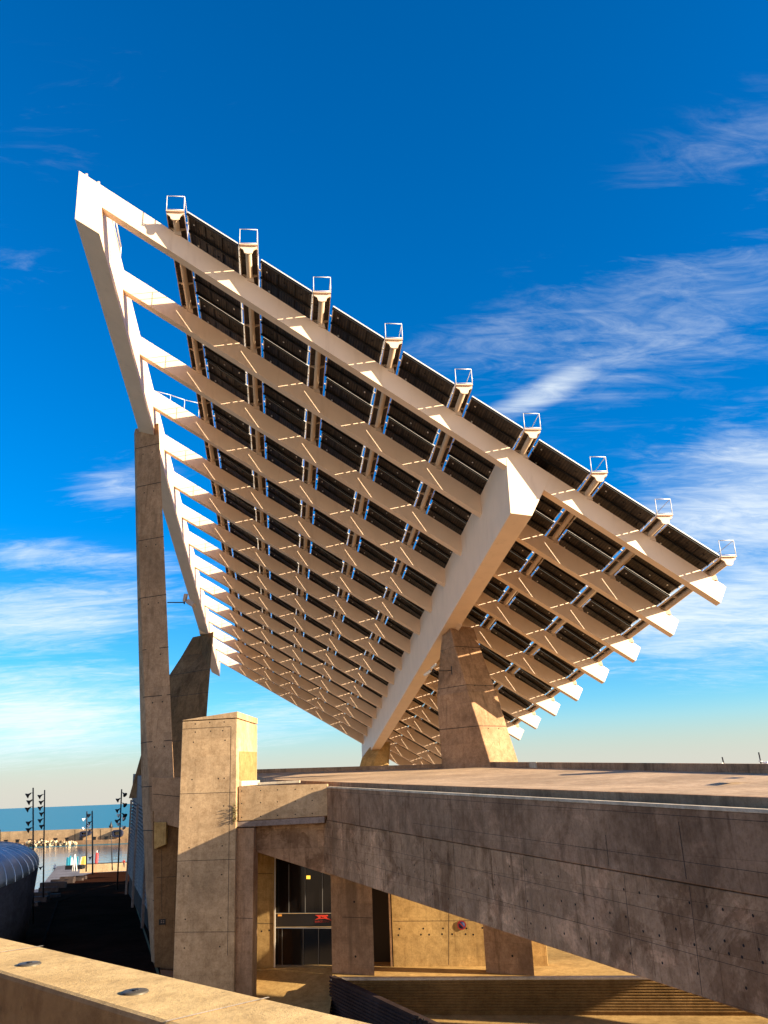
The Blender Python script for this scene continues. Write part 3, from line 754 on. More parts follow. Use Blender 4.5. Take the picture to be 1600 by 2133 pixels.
# no parking sign
NP = thing('no_parking_sign', 'round no parking sign, red ring and slash on blue, on the lit wall', 'sign', tuple(fW(962, 1927)))
c = fW(962, 1927, .03)
mb = MB(); mb.lathe(c, nW, [(0, .0), (0, .27), (.02, .27), (.02, 0)], 28); mb.build('plate', [BLUE], NP)
mb = MB(); r_o, r_i = .28, .215
for k in range(28):
    a0, a1 = 2 * math.pi * k / 28, 2 * math.pi * (k + 1) / 28; P_ = lambda a, r: c + nW * .024 + (dW * math.cos(a) + UP * math.sin(a)) * r
    mb.poly([P_(a0, r_i), P_(a0, r_o), P_(a1, r_o), P_(a1, r_i)])
dd = (dW - UP).normalized(); ee = (dW + UP).normalized() * .03; mb.poly([c + nW * .026 + dd * .22 + ee, c + nW * .026 + dd * .22 - ee, c + nW * .026 - dd * .22 - ee, c + nW * .026 - dd * .22 + ee])
mb.build('red_ring', [Mat('ring_red', .6).col((.30, .015, .012)).m], NP)
# floors in front: yard sloping down to the left, raised pavement, pit with ribbed walls
edge_a, edge_b = onz(690, 2037, FL), onz(1312, 2034.5, FL)
dE = (edge_b - edge_a).normalized(); nE = Vec((dE.y, -dE.x, 0)).normalized()
if nE.y > 0: nE = -nE
far = 40
flat('pavement', [edge_a, edge_b + dE * 30, edge_b + dE * 30 + Vec((0, far, 0)), wa + Vec((-3, 30, 0)), wa + Vec((-3, -.3, 0)), Vec((edge_a.x, wa.y - .6, FL))], YARD, thick=3)
flat('yard', [Vec((wa.x - 3, wa.y + .5, FL + .01)), Vec((edge_a.x + .02, wa.y - .9, FL - .02)), Vec((edge_a.x + .02, 50, FL - 3.0)), Vec((wa.x - 3, 50, FL - 3.0))], YARD)
RW = thing('ribbed_wall', 'dark ribbed concrete retaining wall below the pavement edge, partly sunlit', 'wall', tuple(edge_a))
def ribbed(parent, a, d, n, L, H, rows, mat, capm):
    mb = MB(); mb.box(a - UP * H, d * L, UP * (H - .12), -n * .4)
    hh = (H - .35) / rows
    for i in range(rows):
        z = -.22 - i * hh
        q = [Vec((0, 0, z)), n * .085 + Vec((0, 0, z - hh * .22)), n * .085 + Vec((0, 0, z - hh * .55)), Vec((0, 0, z - hh * .7))]
        mb.prism([a + p for p in q], d * L)
    mb.build('ribbed_face', [mat], parent)
    mb = MB(); mb.box(a - UP * .12 + n * .06, d * L, UP * .13, -n * .36, .012); mb.build('cap', CM(capm), parent)
RIBM = concrete('ribbed_concrete', (.22, .13, .05), .3, .2)
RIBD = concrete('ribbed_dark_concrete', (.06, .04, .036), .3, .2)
ribbed(RW, edge_a + nE * .1, dE, nE, 40, 1.95, 11, RIBM, CON_W)
flat('pit_floor', [edge_a + Vec((-2, .5, -1.95)), edge_b + dE * 30 + Vec((0, .5, -1.95)), edge_b + dE * 30 + Vec((0, -60, -1.95)), edge_a + Vec((10, -40, -1.95)), edge_a + Vec((-2, -8, -1.95))], YARD)
tS = 37.0
wpl = edge_a + nE * .1 + S * tS
def cast(p): return p + S * ((wpl - p).dot(nE) / S.dot(nE))
def onE(x, y): return on(x, y, edge_a + nE * .1, nE)
fl1 = onz(1318, 2136, FL - 1.95); c_l = cast(edge_a + nE * .1 + dE * .3 + UP * .02)
c1, c2, c3 = cast(onE(1322, 2043)), cast(onE(1202, 2104)), cast(fl1)
tpx = cast(edge_a + nE * .1 + dE * ((onE(1322, 2043) - edge_a).dot(dE)) + UP * .02)
zg = FL - 3.4
mb = MB(); mb.prism([Vec((c_l.x, c_l.y, zg)), Vec((c3.x, c3.y, zg)), c3, c2, c1, tpx, c_l], -nE * .4)  # unseen wall added; outline notched to shade the pit but leave a sunlit wedge
mb.prism([Vec((20.5, 46.2, zg)), Vec((29.6, 45.4, zg)), Vec((29.6, 45.4, EYE.z + 4.5)), Vec((20.5, 46.2, EYE.z + 4.5))], (0, -2, 0))  # unseen block added to keep the tower base in shade
mb.build('added_shade_wall', CM(CON), VD)
RL = thing('ribbed_wall', 'dark grey ribbed wall running towards the foreground with a black graffiti scribble', 'wall', tuple(edge_a))
ga = onz(688, 2033, FL + .1); gb = onz(905, 2134, FL + .1); dG = (gb - ga).normalized(); nG = Vec((dG.y, -dG.x, 0)).normalized()
if nG.x > 0: nG = -nG
ribbed(RL, ga, dG, nG, 24, 2.7, 13, RIBD, RIBD)
# graffiti tag strokes
mb = MB(); gx = lambda x, y: on(x, y, ga + nG * .1, nG)
for st in ([(852, 2131), (858, 2123), (866, 2122), (868, 2128), (861, 2131), (868, 2133)], [(872, 2121), (874, 2128), (880, 2123), (879, 2131)], [(883, 2121), (882, 2128), (888, 2127), (893, 2130)], [(864, 2116), (873, 2119)]):
    mb.path([gx(*q) for q in st], .035, 5)
mb.build('graffiti', [HOLE], RL)
# white railing beyond
GR = thing('guard_railing', 'white metal railing seen under the ramp beyond the lit wall end', 'railing', tuple(onz(1150, 1990, FL)))
mb = MB(); a, b = onz(1139, 1990, FL) + Vec((0, 3, 0)), onz(1260, 1992, FL) + Vec((0, 6, 0))
for h in (.35, .7, 1.05): mb.tube(a + UP * h, b + UP * h, .035, 6)
for k in range(9): q = a.lerp(b, k / 8); mb.tube(q, q + UP * 1.05, .035, 6)
mb.build('rails', [WHT], GR)

# ------------------------------------------------------------------ left flank of the deck building
LB = thing('flank_building', 'grey concrete flank building with louvre strips left of the tall column', 'building', tuple(onz(325, 2010, FL)))
dF = Vec((-.315, .949, 0)).normalized(); nF = Vec((-.949, -.315, 0)).normalized()
fp = onz(318, 2000, FL) + Vec((0, 1.6, 0))
def fF(x, y, off=0): return on(x, y, fp + nF * off, nF)
t_far = (fF(272.5, 1700) - fp).dot(dF)
ztn = atY(300, 1640, 70).z; ztf = fF(272.5, 1617).z
mb = MB()
P0, P1 = fp, fp + dF * t_far
zk = lambda f, z0, z1: z0 + (z1 - z0) * f
mb.prism([Vec((P0.x, P0.y, ztn - 2.6)), Vec((P1.x, P1.y, ztf - 4.0)), Vec((P1.x, P1.y, ztf)), Vec((P0.x, P0.y, ztn))], -nF * .5, .03)
joints(mb, [(P0 + UP * (ztn - 1.0 - P0.z), P1 + UP * (ztf - 1.2 - P1.z))], nF, .05)
mb.build('parapet_panel', CM(CON_G), LB)
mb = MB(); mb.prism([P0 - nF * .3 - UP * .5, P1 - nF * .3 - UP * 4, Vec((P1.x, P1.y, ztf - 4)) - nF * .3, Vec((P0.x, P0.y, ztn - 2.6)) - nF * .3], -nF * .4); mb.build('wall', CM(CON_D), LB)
mb = MB()
for i in range(22):
    f = i / 22
    a = Vec((P0.x, P0.y, zk(f, ztn - 2.7, FL + 1.5))); b = Vec((P1.x, P1.y, zk(f, ztf - 4.1, FL)))
    mb.prism([a, b, b - UP * .16 + nF * .12, a - UP * .16 + nF * .12], -nF * .3)
mb.build('louvre', [CON_G], LB)
for f in (0, .28, .62, .97):
    mb = MB()
    p = P0 + dF * (t_far * f); mb.box(p - UP * 3.5, dF * .5, nF * .28, UP * (zk(f, ztn - 2.6, ztf - 4) - FL + 3.5), .02)
    mb.build('fin', CM(CON_G), LB)
# front beam between column and tower
nf2 = Vec((-.36, -.93, 0)).normalized(); bp2 = atY(345, 1680, 62.3)
def f2(x, y, off=0): return on(x, y, bp2 + nf2 * off, nf2)
mb = MB(); mb.prism([f2(316, 1619), f2(392, 1620), f2(392, 1730), f2(366, 1723), f2(317, 1711)], -nf2 * .8, .03)
joints(mb, [(f2(318, 1654), f2(388, 1661))], nf2, .04); mb.build('front_beam', CM(CON_C), LB)
# wall under the beam
nq = Vec((.05, -1, 0)).normalized(); q0 = onz(345, 2016, FL)
def f3(x, y, off=0): return on(x, y, q0 + nq * off, nq)
mb = MB(); mb.prism([f3(322, 2020), f3(420, 2018), f3(420, 1690), f3(318, 1690)], -nq * .6)
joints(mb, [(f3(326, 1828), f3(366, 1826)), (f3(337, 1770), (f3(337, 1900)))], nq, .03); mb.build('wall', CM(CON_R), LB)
mb = MB(); mb.prism([f3(325, 1768, .05), f3(349, 1758, .05), f3(350, 1712, .05), f3(325, 1712, .05)], nq * .6, .03); mb.build('corbel', CM(CON_B), LB)
mb = MB(); mb.prism([f3(331, 1927, .02), f3(345, 1926, .02), f3(345, 1914, .02), f3(331, 1915, .02)], nq * .05); pq = mb.build('plaque', [DARKM], LB)
mb = MB()
for xx in (335, 339.5):
    for yy in (1919, 1922.5): mb.prism([f3(xx, yy, .075), f3(xx + 2.6, yy, .075), f3(xx + 2.6, yy - 1.4, .075), f3(xx, yy - 1.4, .075)], nq * .01)
mb.build('plaque_line', [Mat('plaque_print', .7).col((.25, .16, .12)).m], pq)

# ------------------------------------------------------------------ foreground parapet
CON_P = concrete('shaded_parapet_concrete', (.12, .082, .066), .4, .3)  # parapet concrete darkened in the colour to carry the near face's shade
PZ = EYE.z - .62
PW_ = thing('foreground_parapet', 'wide pale concrete parapet in the foreground with round metal discs set in its top', 'parapet wall', tuple(onz(300, 2060, PZ)))
fa, fb = onz(0, 1951, PZ), onz(795, 2133, PZ); na = onz(0, 2025, PZ); dP = (fb - fa).normalized()
nP = Vec((dP.y, -dP.x, 0)).normalized()
if nP.y > 0: nP = -nP
wid = (na - fa).dot(nP)
mb = MB(); s0 = fa - dP * 12; L_tot = 12 + (fb - fa).length + 5
mb.box(s0 - UP * .42, dP * L_tot, nP * wid, UP * .42, .018)
for px in ((0, 1985, 90, 1972), (480, 2098, 545, 2080)):
    j0 = onz(px[0], px[1], PZ)
    t = (j0 - fa).dot(dP); joints(mb, [], UP)
    mb.mi = 3; mb.strip(fa + dP * t + UP * .0, fa + dP * t + nP * wid, UP, .012, .003); mb.mi = 0
mb.build('coping', CM(CON_F) + [CON_W], PW_)
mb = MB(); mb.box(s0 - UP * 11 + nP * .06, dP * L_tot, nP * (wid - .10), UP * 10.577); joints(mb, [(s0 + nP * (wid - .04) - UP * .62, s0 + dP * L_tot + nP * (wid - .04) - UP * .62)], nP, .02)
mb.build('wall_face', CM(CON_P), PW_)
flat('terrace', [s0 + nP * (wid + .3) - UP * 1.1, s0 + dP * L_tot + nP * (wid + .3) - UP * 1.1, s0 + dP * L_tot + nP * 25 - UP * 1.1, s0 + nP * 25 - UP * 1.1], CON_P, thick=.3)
mb = MB(); mb.box(s0 + nP * 5.5 - UP * 2, dP * (L_tot + 2), nP * .5, UP * 7.5); o = mb.build('fill_block_wall', CM(CON_P)); o['kind'] = 'structure'  # unseen wall added behind the camera to cut fill on the parapet
for i, (x, y, r) in enumerate(((61, 2009.5, .048), (281, 2068, .047))):
    mb = MB(); c = onz(x, y, PZ); mb.lathe(c - UP * .02, UP, [(0, 0), (0, r), (.024, r), (.027, r * .9), (.027, 0)], 20)
    mb.mi = 1; mb.lathe(c, UP, [(.0, .0), (.0, r * .25), (.010, r * .25), (.010, 0)], 10)
    mb.build('inset_disc', [Mat('disc_metal', .5, .4).col((.10, .085, .06)).m, DARKM], PW_)

# ------------------------------------------------------------------ floodlights on the pillars
def flood(label, pm_, tip, heads, Y, mount):
    a, b = atY(*pm_, Y), atY(*tip, Y - .4)
    t = thing('floodlight', label, 'floodlight', tuple(a))
    mb = MB(); mb.tube(a, b, .045, 8)
    if mount: mb.box(a + Vec((-.05, -.03, -.35)), (.1, 0, 0), (0, .08, 0), (0, 0, .75))
    mb.tube(b + Vec((0, 0, -.12)), b + Vec((0, 0, .2)), .06, 8)
    mb.build('arm', [POLE], t)
    for (hx, hy, ang, ln, th, m_) in heads:
        c = atY(hx, hy, Y - .5); d = Vec((math.cos(ang), -.25, math.sin(ang))).normalized(); s_ = Vec((0, 1, 0)).cross(d).normalized(); w_ = d.cross(s_)
        mb = MB(); mb.box(c - d * ln / 2 - s_ * th / 2 - w_ * .22, d * ln, s_ * th, w_ * .44, .03)
        mb.build('lamp_head', [m_], t)
LG = Mat('lamp_grey', .5).col((.35, .27, .23)).m
flood('twin floodlight on an arm from the tall slender column', (349, 1255), (384, 1255), [(386, 1245, 1.35, .62, .22, LG), (398, 1257, -.6, .72, .36, LG)], 65.2, False)
flood('twin floodlight on an arm from the faceted right pillar', (941, 1397), (903, 1398), [(891, 1402, .55, .75, .22, ALU), (904, 1388, .65, .6, .2, ALU)], 75.6, True)

# ------------------------------------------------------------------ light masts
def bell(mb, c, d, s):
    mb.lathe(c, d, [(-.35 * s, .10 * s), (-.1 * s, .16 * s), (.1 * s, .22 * s), (.35 * s, .46 * s), (.5 * s, .52 * s), (.5 * s, .0)], 12)
def mast(label, top, bot, Y, r, heads, group='spotlight masts by the water'):
    a, b = atY(*top, Y), atY(*bot, Y)
    t = thing('light_mast', label, 'light mast', tuple(b), group)
    mb = MB(); mb.tube(b, a, r, 10, r * .8); mb.build('pole', [POLE], t)
    for (hx, hy, sg, m_, s) in heads:
        c = atY(hx, hy, Y - .3)
        f = (hy - top[1]) / (bot[1] - top[1]); p = a.lerp(b, f)
        mb = MB(); bell(mb, c, Vec((sg * .75, -.35, -.55)), s); k = Vec((p.x, p.y, c.z + .25 * s)); mb.tube(c - Vec((sg * .2, 0, -.25)) * s, k, .05 * s, 6)
        mb.build('spotlight', [m_], t)
DK = POLE
mast('leftmost tall dark spotlight mast with lamps facing left, near the grey vault', (69, 1641), (69, 1925), 86, .085, [(60.5, 1655, -1, DK, .54), (63, 1669, -1, DK, .54), (60, 1684, -1, DK, .54), (61.5, 1713, -1, DK, .54), (61.5, 1727, -1, DK, .54), (65, 1830, -1, DK, .4)])
mast('tall dark spotlight mast just right of the leftmost one', (93, 1645.5), (90, 1870), 98, .085, [(85, 1657.5, -1, DK, .54), (87.5, 1670, -1, DK, .54), (85.5, 1682, -1, DK, .54), (88.5, 1694, -1, DK, .55), (85.5, 1708, -1, DK, .54), (88.5, 1720, -1, DK, .55), (86, 1807, -1, DK, .4)])
mast('short distant spotlight mast with pale lamps above the timber fence', (181, 1690), (179.5, 1816), 185, .15, [(175, 1706, -1, WHT, .7), (183, 1718, 1, DK, .7), (175, 1724, -1, WHT, .7), (184, 1697, 1, DK, .7)])
mast('short distant spotlight mast left of the red post', (192, 1689), (193, 1822), 175, .16, [(185.5, 1698, -1, DK, .75), (188, 1713, -1, DK, .7), (186, 1720, -1, WHT, .7), (189, 1729, -1, DK, .7), (189, 1786, -1, DK, .6), (189, 1789, -1, WHT, .5)])
mast('tall dark leaning spotlight mast with lamps on both sides by the flank building', (253.5, 1644), (244, 1853), 106, .095, [(258, 1653.5, 1, DK, .55), (247.5, 1665, -1, DK, .55), (258, 1675, 1, DK, .55), (246.5, 1687, -1, DK, .55), (257.5, 1697, 1, DK, .6), (248.5, 1697, -1, WHT, .5), (246, 1709, -1, DK, .6), (256, 1704, 1, WHT, .5), (248, 1715, -1, WHT, .5), (256, 1722, 1, WHT, .5)])
LN = thing('lantern_post', 'slim dark lantern post with a pointed cap in front of the letter O', 'street lamp', tuple(atY(234, 1813, 190)))
mb = MB(); mb.tube(atY(234, 1813, 190), atY(231, 1712, 190), .13, 8, .06); mb.build('pole', [POLE], LN)
mb = MB(); c = atY(231, 1722, 190); mb.lathe(c, UP, [(-.25, .10), (-.15, .42), (.1, .40), (.75, .10), (1.1, .03)], 10); mb.lathe(atY(231.4, 1742, 190), UP, [(-.1, .1), (0, .3), (.3, .1)], 8); mb.build('lantern', [POLE], LN)
for lab, top, bot, hx, hy, sg in (('lamp post with one pale lamp facing left, beyond the deck wall', (1504.5, 1577), (1520, 1640), 1498, 1594, -1), ('lamp post at the right edge with one pale lamp facing right', (1580.5, 1567), (1598, 1650), 1592, 1589, 1)):
    Y = 92; a, b = atY(*top, Y), atY(*bot, Y)
    t = thing('lamp_post', lab, 'street lamp', tuple(b), 'lamp posts beyond the deck')
    mb = MB(); mb.tube(a, b, .075, 8); mb.build('pole', [POLE], t)
    mb = MB(); c = atY(hx, hy, Y - .2); bell(mb, c, Vec((sg * .8, -.3, -.45)), .62); mb.tube(c + Vec((-sg * .15, 0, .12)), c + Vec((-sg * .5, .1, .2)), .05, 6); mb.build('lamp_head', [WHT], t)

# ------------------------------------------------------------------ breakwater with letters, rocks, bollards
wl, wr = onz(-60, 1767.5, 0), onz(330, 1754.0, 0)
BW = thing('breakwater', 'long pale concrete breakwater wall with a ledge across the harbour', 'sea wall', tuple(wl.lerp(wr, .5)))
dB = (wr - wl).normalized(); nBw = Vec((dB.y, -dB.x, 0)).normalized()
if nBw.y > 0: nBw = -nBw
def fK(x, y, off=0): return on(x, y, wl + nBw * off, nBw)
mb = MB(); zl = 1.9; a = wl - dB * 60; b = wr + dB * 80
mb.prism([a - UP * 2, b - UP * 2, b + UP * zl, a + UP * zl], -nBw * 8); mb.build('ledge', CM(CON), BW)
zw = fK(100, 1729.5, -3).z
mb = MB(); mb.prism([a + UP * zl - nBw * 3, b + UP * zl - nBw * 3, Vec((b.x, b.y, zw)) - nBw * 3, Vec((a.x, a.y, zw)) - nBw * 3], -nBw * 3)
joints(mb, [(fK(x, 1754, -3), fK(x, 1728, -3)) for x in (1, 156, 209)], nBw, .35)
mb.build('wall', CM(CON_L), BW)
def letter(ch, outer, inner, label):
    mb = MB(); vec = nBw * 2.6
    P_ = lambda q: fK(q[0], q[1], -2.9)
    for k in range(len(outer)):
        k2 = (k + 1) % len(outer); mb.prism([P_(outer[k]), P_(outer[k2]), P_(inner[k2]), P_(inner[k])], vec)
    o = mb.build('wall_letter', [NAVY]); tag(o, label, 'letter', 'letters on the breakwater')
    return o
# letter P: stem plus bowl
mb = MB(); P_ = lambda x, y: fK(120 + x / 10, 1700 + y / 10, -2.9); vec = nBw * 1.8
mb.prism([P_(485, 500), P_(520, 498), P_(530, 318), P_(500, 320)], vec)
mb.prism([P_(525, 345), P_(640, 342), P_(660, 310), P_(525, 312)], vec)
mb.prism([P_(525, 415), P_(640, 410), P_(670, 380), P_(525, 384)], vec)
mb.prism([P_(640, 342), P_(640, 410), P_(690, 385), P_(712, 345), P_(700, 315), P_(655, 310)], vec)
tag(mb.build('wall_letter', [NAVY]), 'big navy letter P standing off the breakwater wall', 'letter', 'letters on the breakwater')
out = [(1190, 290), (1330, 280), (1370, 310), (1375, 370), (1345, 425), (1210, 438), (1165, 410), (1162, 320)]
inn = [(1205, 322), (1310, 316), (1322, 330), (1322, 370), (1310, 392), (1215, 400), (1196, 390), (1196, 335)]
mb = MB()
for k in range(8):
    k2 = (k + 1) % 8; mb.prism([P_(*out[k]), P_(*out[k2]), P_(*inn[k2]), P_(*inn[k])], vec)
tag(mb.build('wall_letter', [NAVY]), 'big navy letter O standing off the breakwater wall', 'letter', 'letters on the breakwater')
bolme = None
for x, lab in ((12, 'leftmost'), (36, 'second from left'), (62, 'beside the leftmost mast'), (87, 'beside the second mast'), (115, 'above the rocks'), (139, 'left of the wall joint'), (169, 'below the letter P'), (196, 'right of the letter P'), (221, 'below the letter O left side'), (275, 'at the flank building edge')):
    p = fK(x, 1755.5 - x * .017, -.6); p.z = zl
    if bolme is None:
        mb = MB(); mb.box((-.75, -.5, 0), (1.5, 0, 0), (0, 1, 0), (0, 0, 1.1), .1); mb.box((-.95, -.6, 1.1), (1.9, 0, 0), (0, 1.2, 0), (0, 0, .4), .1); o = mb.build('bollard', [DARKM]); bolme = o.data
    else: o = link('bollard', bolme)
    o.location = p; tag(o, 'black bollard on the breakwater ledge, ' + lab, 'bollard', 'bollards along the breakwater ledge')
mb = MB(); rk = random.Random(11)
for i in range(150):
    f = rk.random(); x = 40 + f * 122; base = fK(x, 1764, 1.2 + rk.random() * 2.6); base.z = rk.uniform(-.3, 2.2) * (1 if f < .8 else .6)
    s = rk.uniform(.5, 1.15); vs = []
    for j in range(12):
        d = Vec((rk.gauss(0, 1), rk.gauss(0, 1), rk.gauss(0, 1))).normalized() * s * rk.uniform(.75, 1.1); vs.append(mb.bm.verts.new(base + d))
    r_ = bmesh.ops.convex_hull(mb.bm, input=vs)
    bmesh.ops.delete(mb.bm, geom=[g for g in r_['geom_interior'] if isinstance(g, bmesh.types.BMVert)], context='VERTS')
tag(mb.build('rocks', [ROCK]), 'pile of tan boulders at the waterline below the breakwater', 'rocks', kind='stuff')

# ------------------------------------------------------------------ harbour side things
# grey metal vault on the left
vc = onst(-60, 1935); VT = thing('metal_vault', 'blue grey metal vault building with ribbed curved roof at the left edge', 'pavilion', tuple(vc))
Yv = 78.0
rx = atY(58, 1850, Yv).x; cx = rx - 5.6; zb_ = stz(Yv) - .5
ztop = atY(10, 1758, Yv).z; zm = atY(50, 1822, Yv).z
mb = MB(); rings = []
NR, NS = 9, 40
for i in range(NR + 1):
    a = math.pi / 2 * i / NR; s_ = math.cos(a) ** .75; z = zm + (ztop - zm) * math.sin(a)
    rings.append([Vec((cx + 5.6 * max(s_, .02) * math.copysign(abs(math.cos(t)) ** .8, math.cos(t)), Yv + 7 * max(s_, .02) * math.sin(t), z + 1.2 * math.sin(t) * (1 - i / NR))) for t in [2 * math.pi * k / NS for k in range(NS)]])
mb.loft(rings, smooth=True); vr = mb.build('roof', [VAULT], VT)
mb = MB()
for k in range(NS):
    mb.path([rings[i][k] + (rings[i][k] - Vec((cx, Yv, zm))).normalized() * .01 for i in range(NR)], .035, 5)
mb.build('roof_seam', [VAULT], vr)
mb = MB()
sk = lambda z, k_: [Vec((cx + 5.6 * k_ * math.copysign(abs(math.cos(t)) ** .8, math.cos(t)), Yv + 7 * k_ * math.sin(t), z + (1.2 * math.sin(t) if z > zb_ + 1 else 0))) for t in [2 * math.pi * k / NS for k in range(NS)]]
mb.loft([sk(zb_, .90), sk(zb_ + 2, .94), sk(zm - .01, 1.0)], smooth=True); mb.build('skirt', [SKIRT], VT)
# stepped wall along the street edge
SW = thing('stepped_wall', 'dark stepped retaining wall along the street edge above the quay', 'wall', tuple(onst(120, 1845)))
mb = MB(); pts = [(58, 1880), (66, 1872), (80, 1866), (92, 1862), (100, 1850), (110, 1842), (121, 1836), (130, 1832), (140, 1829), (150, 1827), (165, 1824)]
for i, (x, y) in enumerate(pts):
    p = onst(x, y + 8); w_ = 1.5 + .8 * (i % 2); mb.box(p + Vec((-w_, -.5, -1.5)), (2 * w_, 0, 0), (0, 1.2, 0), (0, 0, 2.0 + .5 * (i % 3) * .5))
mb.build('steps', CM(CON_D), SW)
# kerb lines of the street
SK = thing('street_kerb', 'thin kerb line running down the dark street', 'kerb', tuple(onst(120, 1900)))
mb = MB()
for pl_ in ([(80, 1985), (118, 1880), (180, 1856), (277, 1832)],):
    for a, b in zip(pl_, pl_[1:]):
        A, B = onst(*a), onst(*b); mb.prism([A, B, B + UP * .12, A + UP * .12], Vec((.2, .1, 0)))
mb.build('kerb', CM(KERBM), SK)
mb = MB(); A, B = onst(276, 1866), onst(330, 2030); mb.strip(A, B, SN, .16, .006); o = mb.build('road_line', [Mat('worn_yellow', .9).col((.16, .09, .02)).m]); o['kind'] = 'structure'
# timber fence on the quay
TF_ = thing('quay_fence', 'low tan timber fence along the quay edge', 'fence', tuple(onz(220, 1812, QZ)))
fa_, fb_ = atY(166, 1819, 200), atY(280, 1813, 206)
mb = MB(); nsl = 70
for i in range(nsl):
    p = fa_.lerp(fb_, i / nsl); q = fa_.lerp(fb_, (i + .8) / nsl); h = 1.75
    mb.prism([p, q, q + UP * h, p + UP * h], (0, .08, 0))
mb.build('slats', [concrete('fence_timber', (.42, .30, .18), .2, .3)], TF_)
mb = MB(); mb.prism([fa_ + UP * 1.75 + Vec((0, -.1, 0)), fb_ + UP * 1.75 + Vec((0, -.1, 0)), fb_ + UP * 1.9 + Vec((0, -.1, 0)), fa_ + UP * 1.9 + Vec((0, -.1, 0))], (0, .25, 0)); mb.build('top_rail', [DARKM], TF_)
# red post
mb = MB(); b = atY(200.3, 1803, 215); a = atY(202, 1776, 215)
hgt_ = (a - b).length
mb.lathe(b - UP * 1.5, UP, [(0, .34), (1.5, .33), (hgt_ + 1.2, .33), (hgt_ + 1.5, .15)], 14); mb.mi = 1; mb.lathe(a, UP, [(-.1, .14), (.35, .10), (.5, .02)], 8)
tag(mb.build('mooring_post', [BUOY, WHT]), 'bright red mooring post standing in the harbour behind the timber fence', 'mooring post')
# blue boards, pale frame, yellow hull on the quay
BR_ = thing('board_rack', 'teal blue boards stacked upright on the quay edge', 'board rack', tuple(atY(150, 1808, 192)))
for i, (x0, x1, y1, m_) in enumerate(((137, 142, 1786, TEAL), (142.5, 146, 1783, TEAL), (146.5, 149.5, 1787, WHT), (150, 154, 1785, TEAL), (158, 161, 1785, TEAL))):
    mb = MB(); b0_, b1_ = atY(x0, 1806, 192 + i * .2), atY(x1, 1806, 192 + i * .2); zt_ = atY(x0, y1, 192).z; w_ = b1_ - b0_
    mb.prism([b0_, b1_, b1_ + UP * (zt_ - b0_.z) * .85, b0_ + w_ * .75 + UP * (zt_ - b0_.z), b0_ + w_ * .25 + UP * (zt_ - b0_.z), b0_ + UP * (zt_ - b0_.z) * .85], (0, .35, 0), .03); mb.build('board', [m_], BR_)
mb = MB(); mb.box(atY(135, 1812, 191), (3.6, 0, 0), (0, 2, 0), (0, 0, .8), .05); mb.build('base', [DARKM], BR_)
mb = MB(); c = atY(156.5, 1780, 190)
for x in (150, 154, 160): mb.tube(c, atY(x, 1815, 190), .14, 6)
tag(mb.build('pole_frame', [WHT]), 'pale tripod pole frame beside the teal boards', 'pole frame')
mb = MB(); p = atY(165, 1803, 196)
mb.prism([atY(164.5, 1803, 196), atY(176, 1802.5, 196), atY(177.5, 1784, 196), atY(169, 1785, 196)], (0, .8, 0), .08); mb.mi = 1
mb.prism([atY(165.2, 1802.6, 195.95), atY(167, 1802.6, 195.95), atY(171, 1785.2, 195.95), atY(169, 1785.2, 195.95)], (0, .04, 0))
tag(mb.build('yellow_board', [YEL, WHT]), 'yellow panel with a white stripe leaning at the fence end', 'panel')
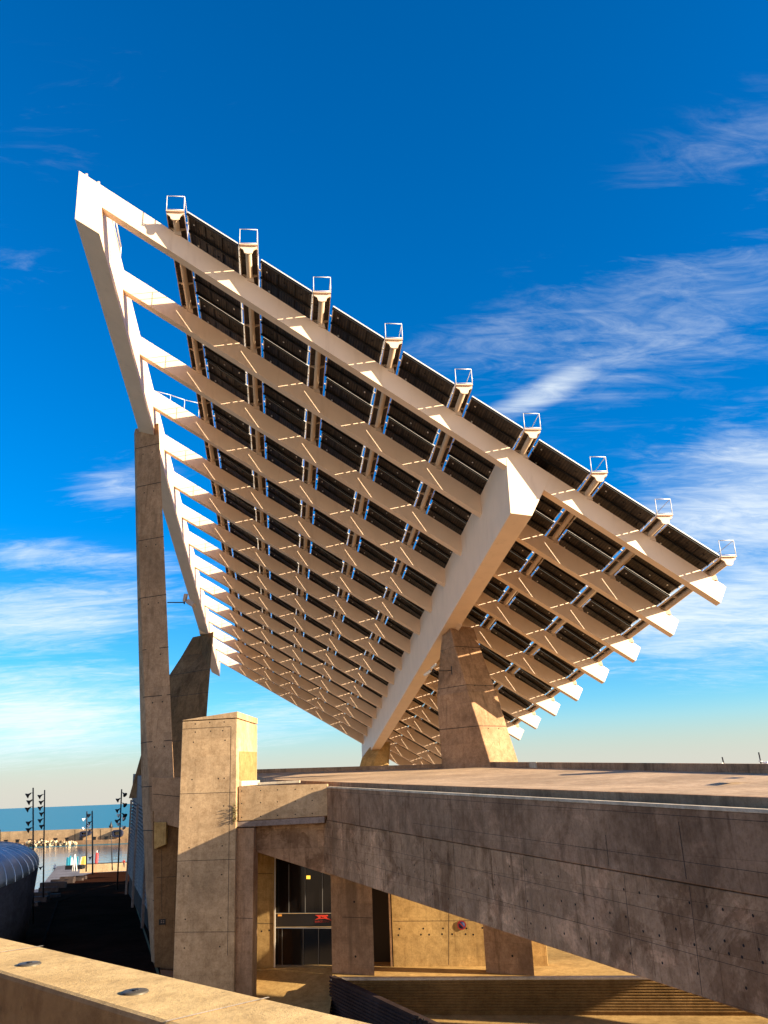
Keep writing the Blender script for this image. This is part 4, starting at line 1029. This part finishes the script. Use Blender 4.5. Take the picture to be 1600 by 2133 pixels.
# people on the quay
def person(label, foot, H, pose, shirt):
    t = thing('person', label, 'person', tuple(foot))
    J = {'pel': (0, 0, .52), 'wst': (0, 0, .62), 'chs': (0, 0, .74), 'nek': (0, 0, .83), 'hd0': (0, -.005, .89), 'hd1': (0, -.01, .96),
         'shL': (-.11, 0, .80), 'elL': (-.15, .0, .64), 'haL': (-.14, -.06, .50), 'shR': (.11, 0, .80), 'elR': (.16, 0, .64), 'haR': (.14, -.06, .52),
         'hiL': (-.05, 0, .50), 'knL': (-.06, -.02, .27), 'anL': (-.07, .02, .04), 'toL': (-.08, -.06, .015), 'hiR': (.05, 0, .50), 'knR': (.07, .0, .27), 'anR': (.09, .03, .04), 'toR': (.10, -.05, .015)}
    if pose == 'lean': J.update(elL=(-.15, -.1, .68), haL=(-.1, -.2, .66), elR=(.15, -.1, .68), haR=(.1, -.2, .66))
    if pose == 'sit':
        J.update({k: (v[0], v[1], v[2] - .26) for k, v in J.items()}); J.update(knL=(-.08, -.24, .25), anL=(-.08, -.26, .05), toL=(-.08, -.33, .03), knR=(.08, -.24, .25), anR=(.08, -.26, .05), toR=(.08, -.33, .03), hiL=(-.06, -.02, .24), hiR=(.06, -.02, .24))
    RD = dict(pel=.085, wst=.075, chs=.09, nek=.032, hd0=.05, hd1=.045, shL=.04, elL=.03, haL=.022, shR=.04, elR=.03, haR=.022, hiL=.06, knL=.042, anL=.026, toL=.022, hiR=.06, knR=.042, anR=.026, toR=.022)
    E_ = [('pel', 'wst'), ('wst', 'chs'), ('chs', 'nek'), ('nek', 'hd0'), ('hd0', 'hd1'), ('chs', 'shL'), ('shL', 'elL'), ('elL', 'haL'), ('chs', 'shR'), ('shR', 'elR'), ('elR', 'haR'), ('pel', 'hiL'), ('hiL', 'knL'), ('knL', 'anL'), ('anL', 'toL'), ('pel', 'hiR'), ('hiR', 'knR'), ('knR', 'anR'), ('anR', 'toR')]
    ks = list(J); me = bpy.data.meshes.new('body'); me.from_pydata([Vec(J[k]) * H for k in ks], [(ks.index(a), ks.index(b)) for a, b in E_], [])
    ob = bpy.data.objects.new('body', me); COL.objects.link(ob)
    md = ob.modifiers.new('skin', 'SKIN'); ob.modifiers.new('sub', 'SUBSURF').levels = 1
    for i, k in enumerate(ks):
        sv = me.skin_vertices[0].data[i]; sv.radius = (RD[k] * H, RD[k] * H); sv.use_root = (k == 'pel')
    dg = bpy.context.evaluated_depsgraph_get(); m2 = bpy.data.meshes.new_from_object(ob.evaluated_get(dg)); bpy.data.objects.remove(ob)
    for m_ in (SKIN, shirt, TROUS): m2.materials.append(m_)
    top_z = (.84 if pose != 'sit' else .58) * H; mid_z = (.54 if pose != 'sit' else .28) * H
    for f in m2.polygons:
        z = f.center.z; f.use_smooth = True; f.material_index = 0 if z > top_z else (1 if z > mid_z else 2)
    m2.name = 'body'; o = bpy.data.objects.new('body', m2); COL.objects.link(o); o.parent = t
    mb = MB(); hz_ = J['hd1'][2] * H; mb.lathe((0, .012 * H, hz_ - .02 * H), UP, [(-.03 * H, .048 * H), (.01 * H, .052 * H), (.035 * H, .036 * H), (.045 * H, 0)], 10); h = mb.build('hair', [DARKM]); h.parent = t
    return t
person('person in a red top standing at the timber fence', atY(257.5, 1807.5, 196), 1.75, 'lean', SHIRT)
person('person in a white top sitting at the quay corner', atY(113.5, 1813.5, 178), 1.75, 'sit', WHT)
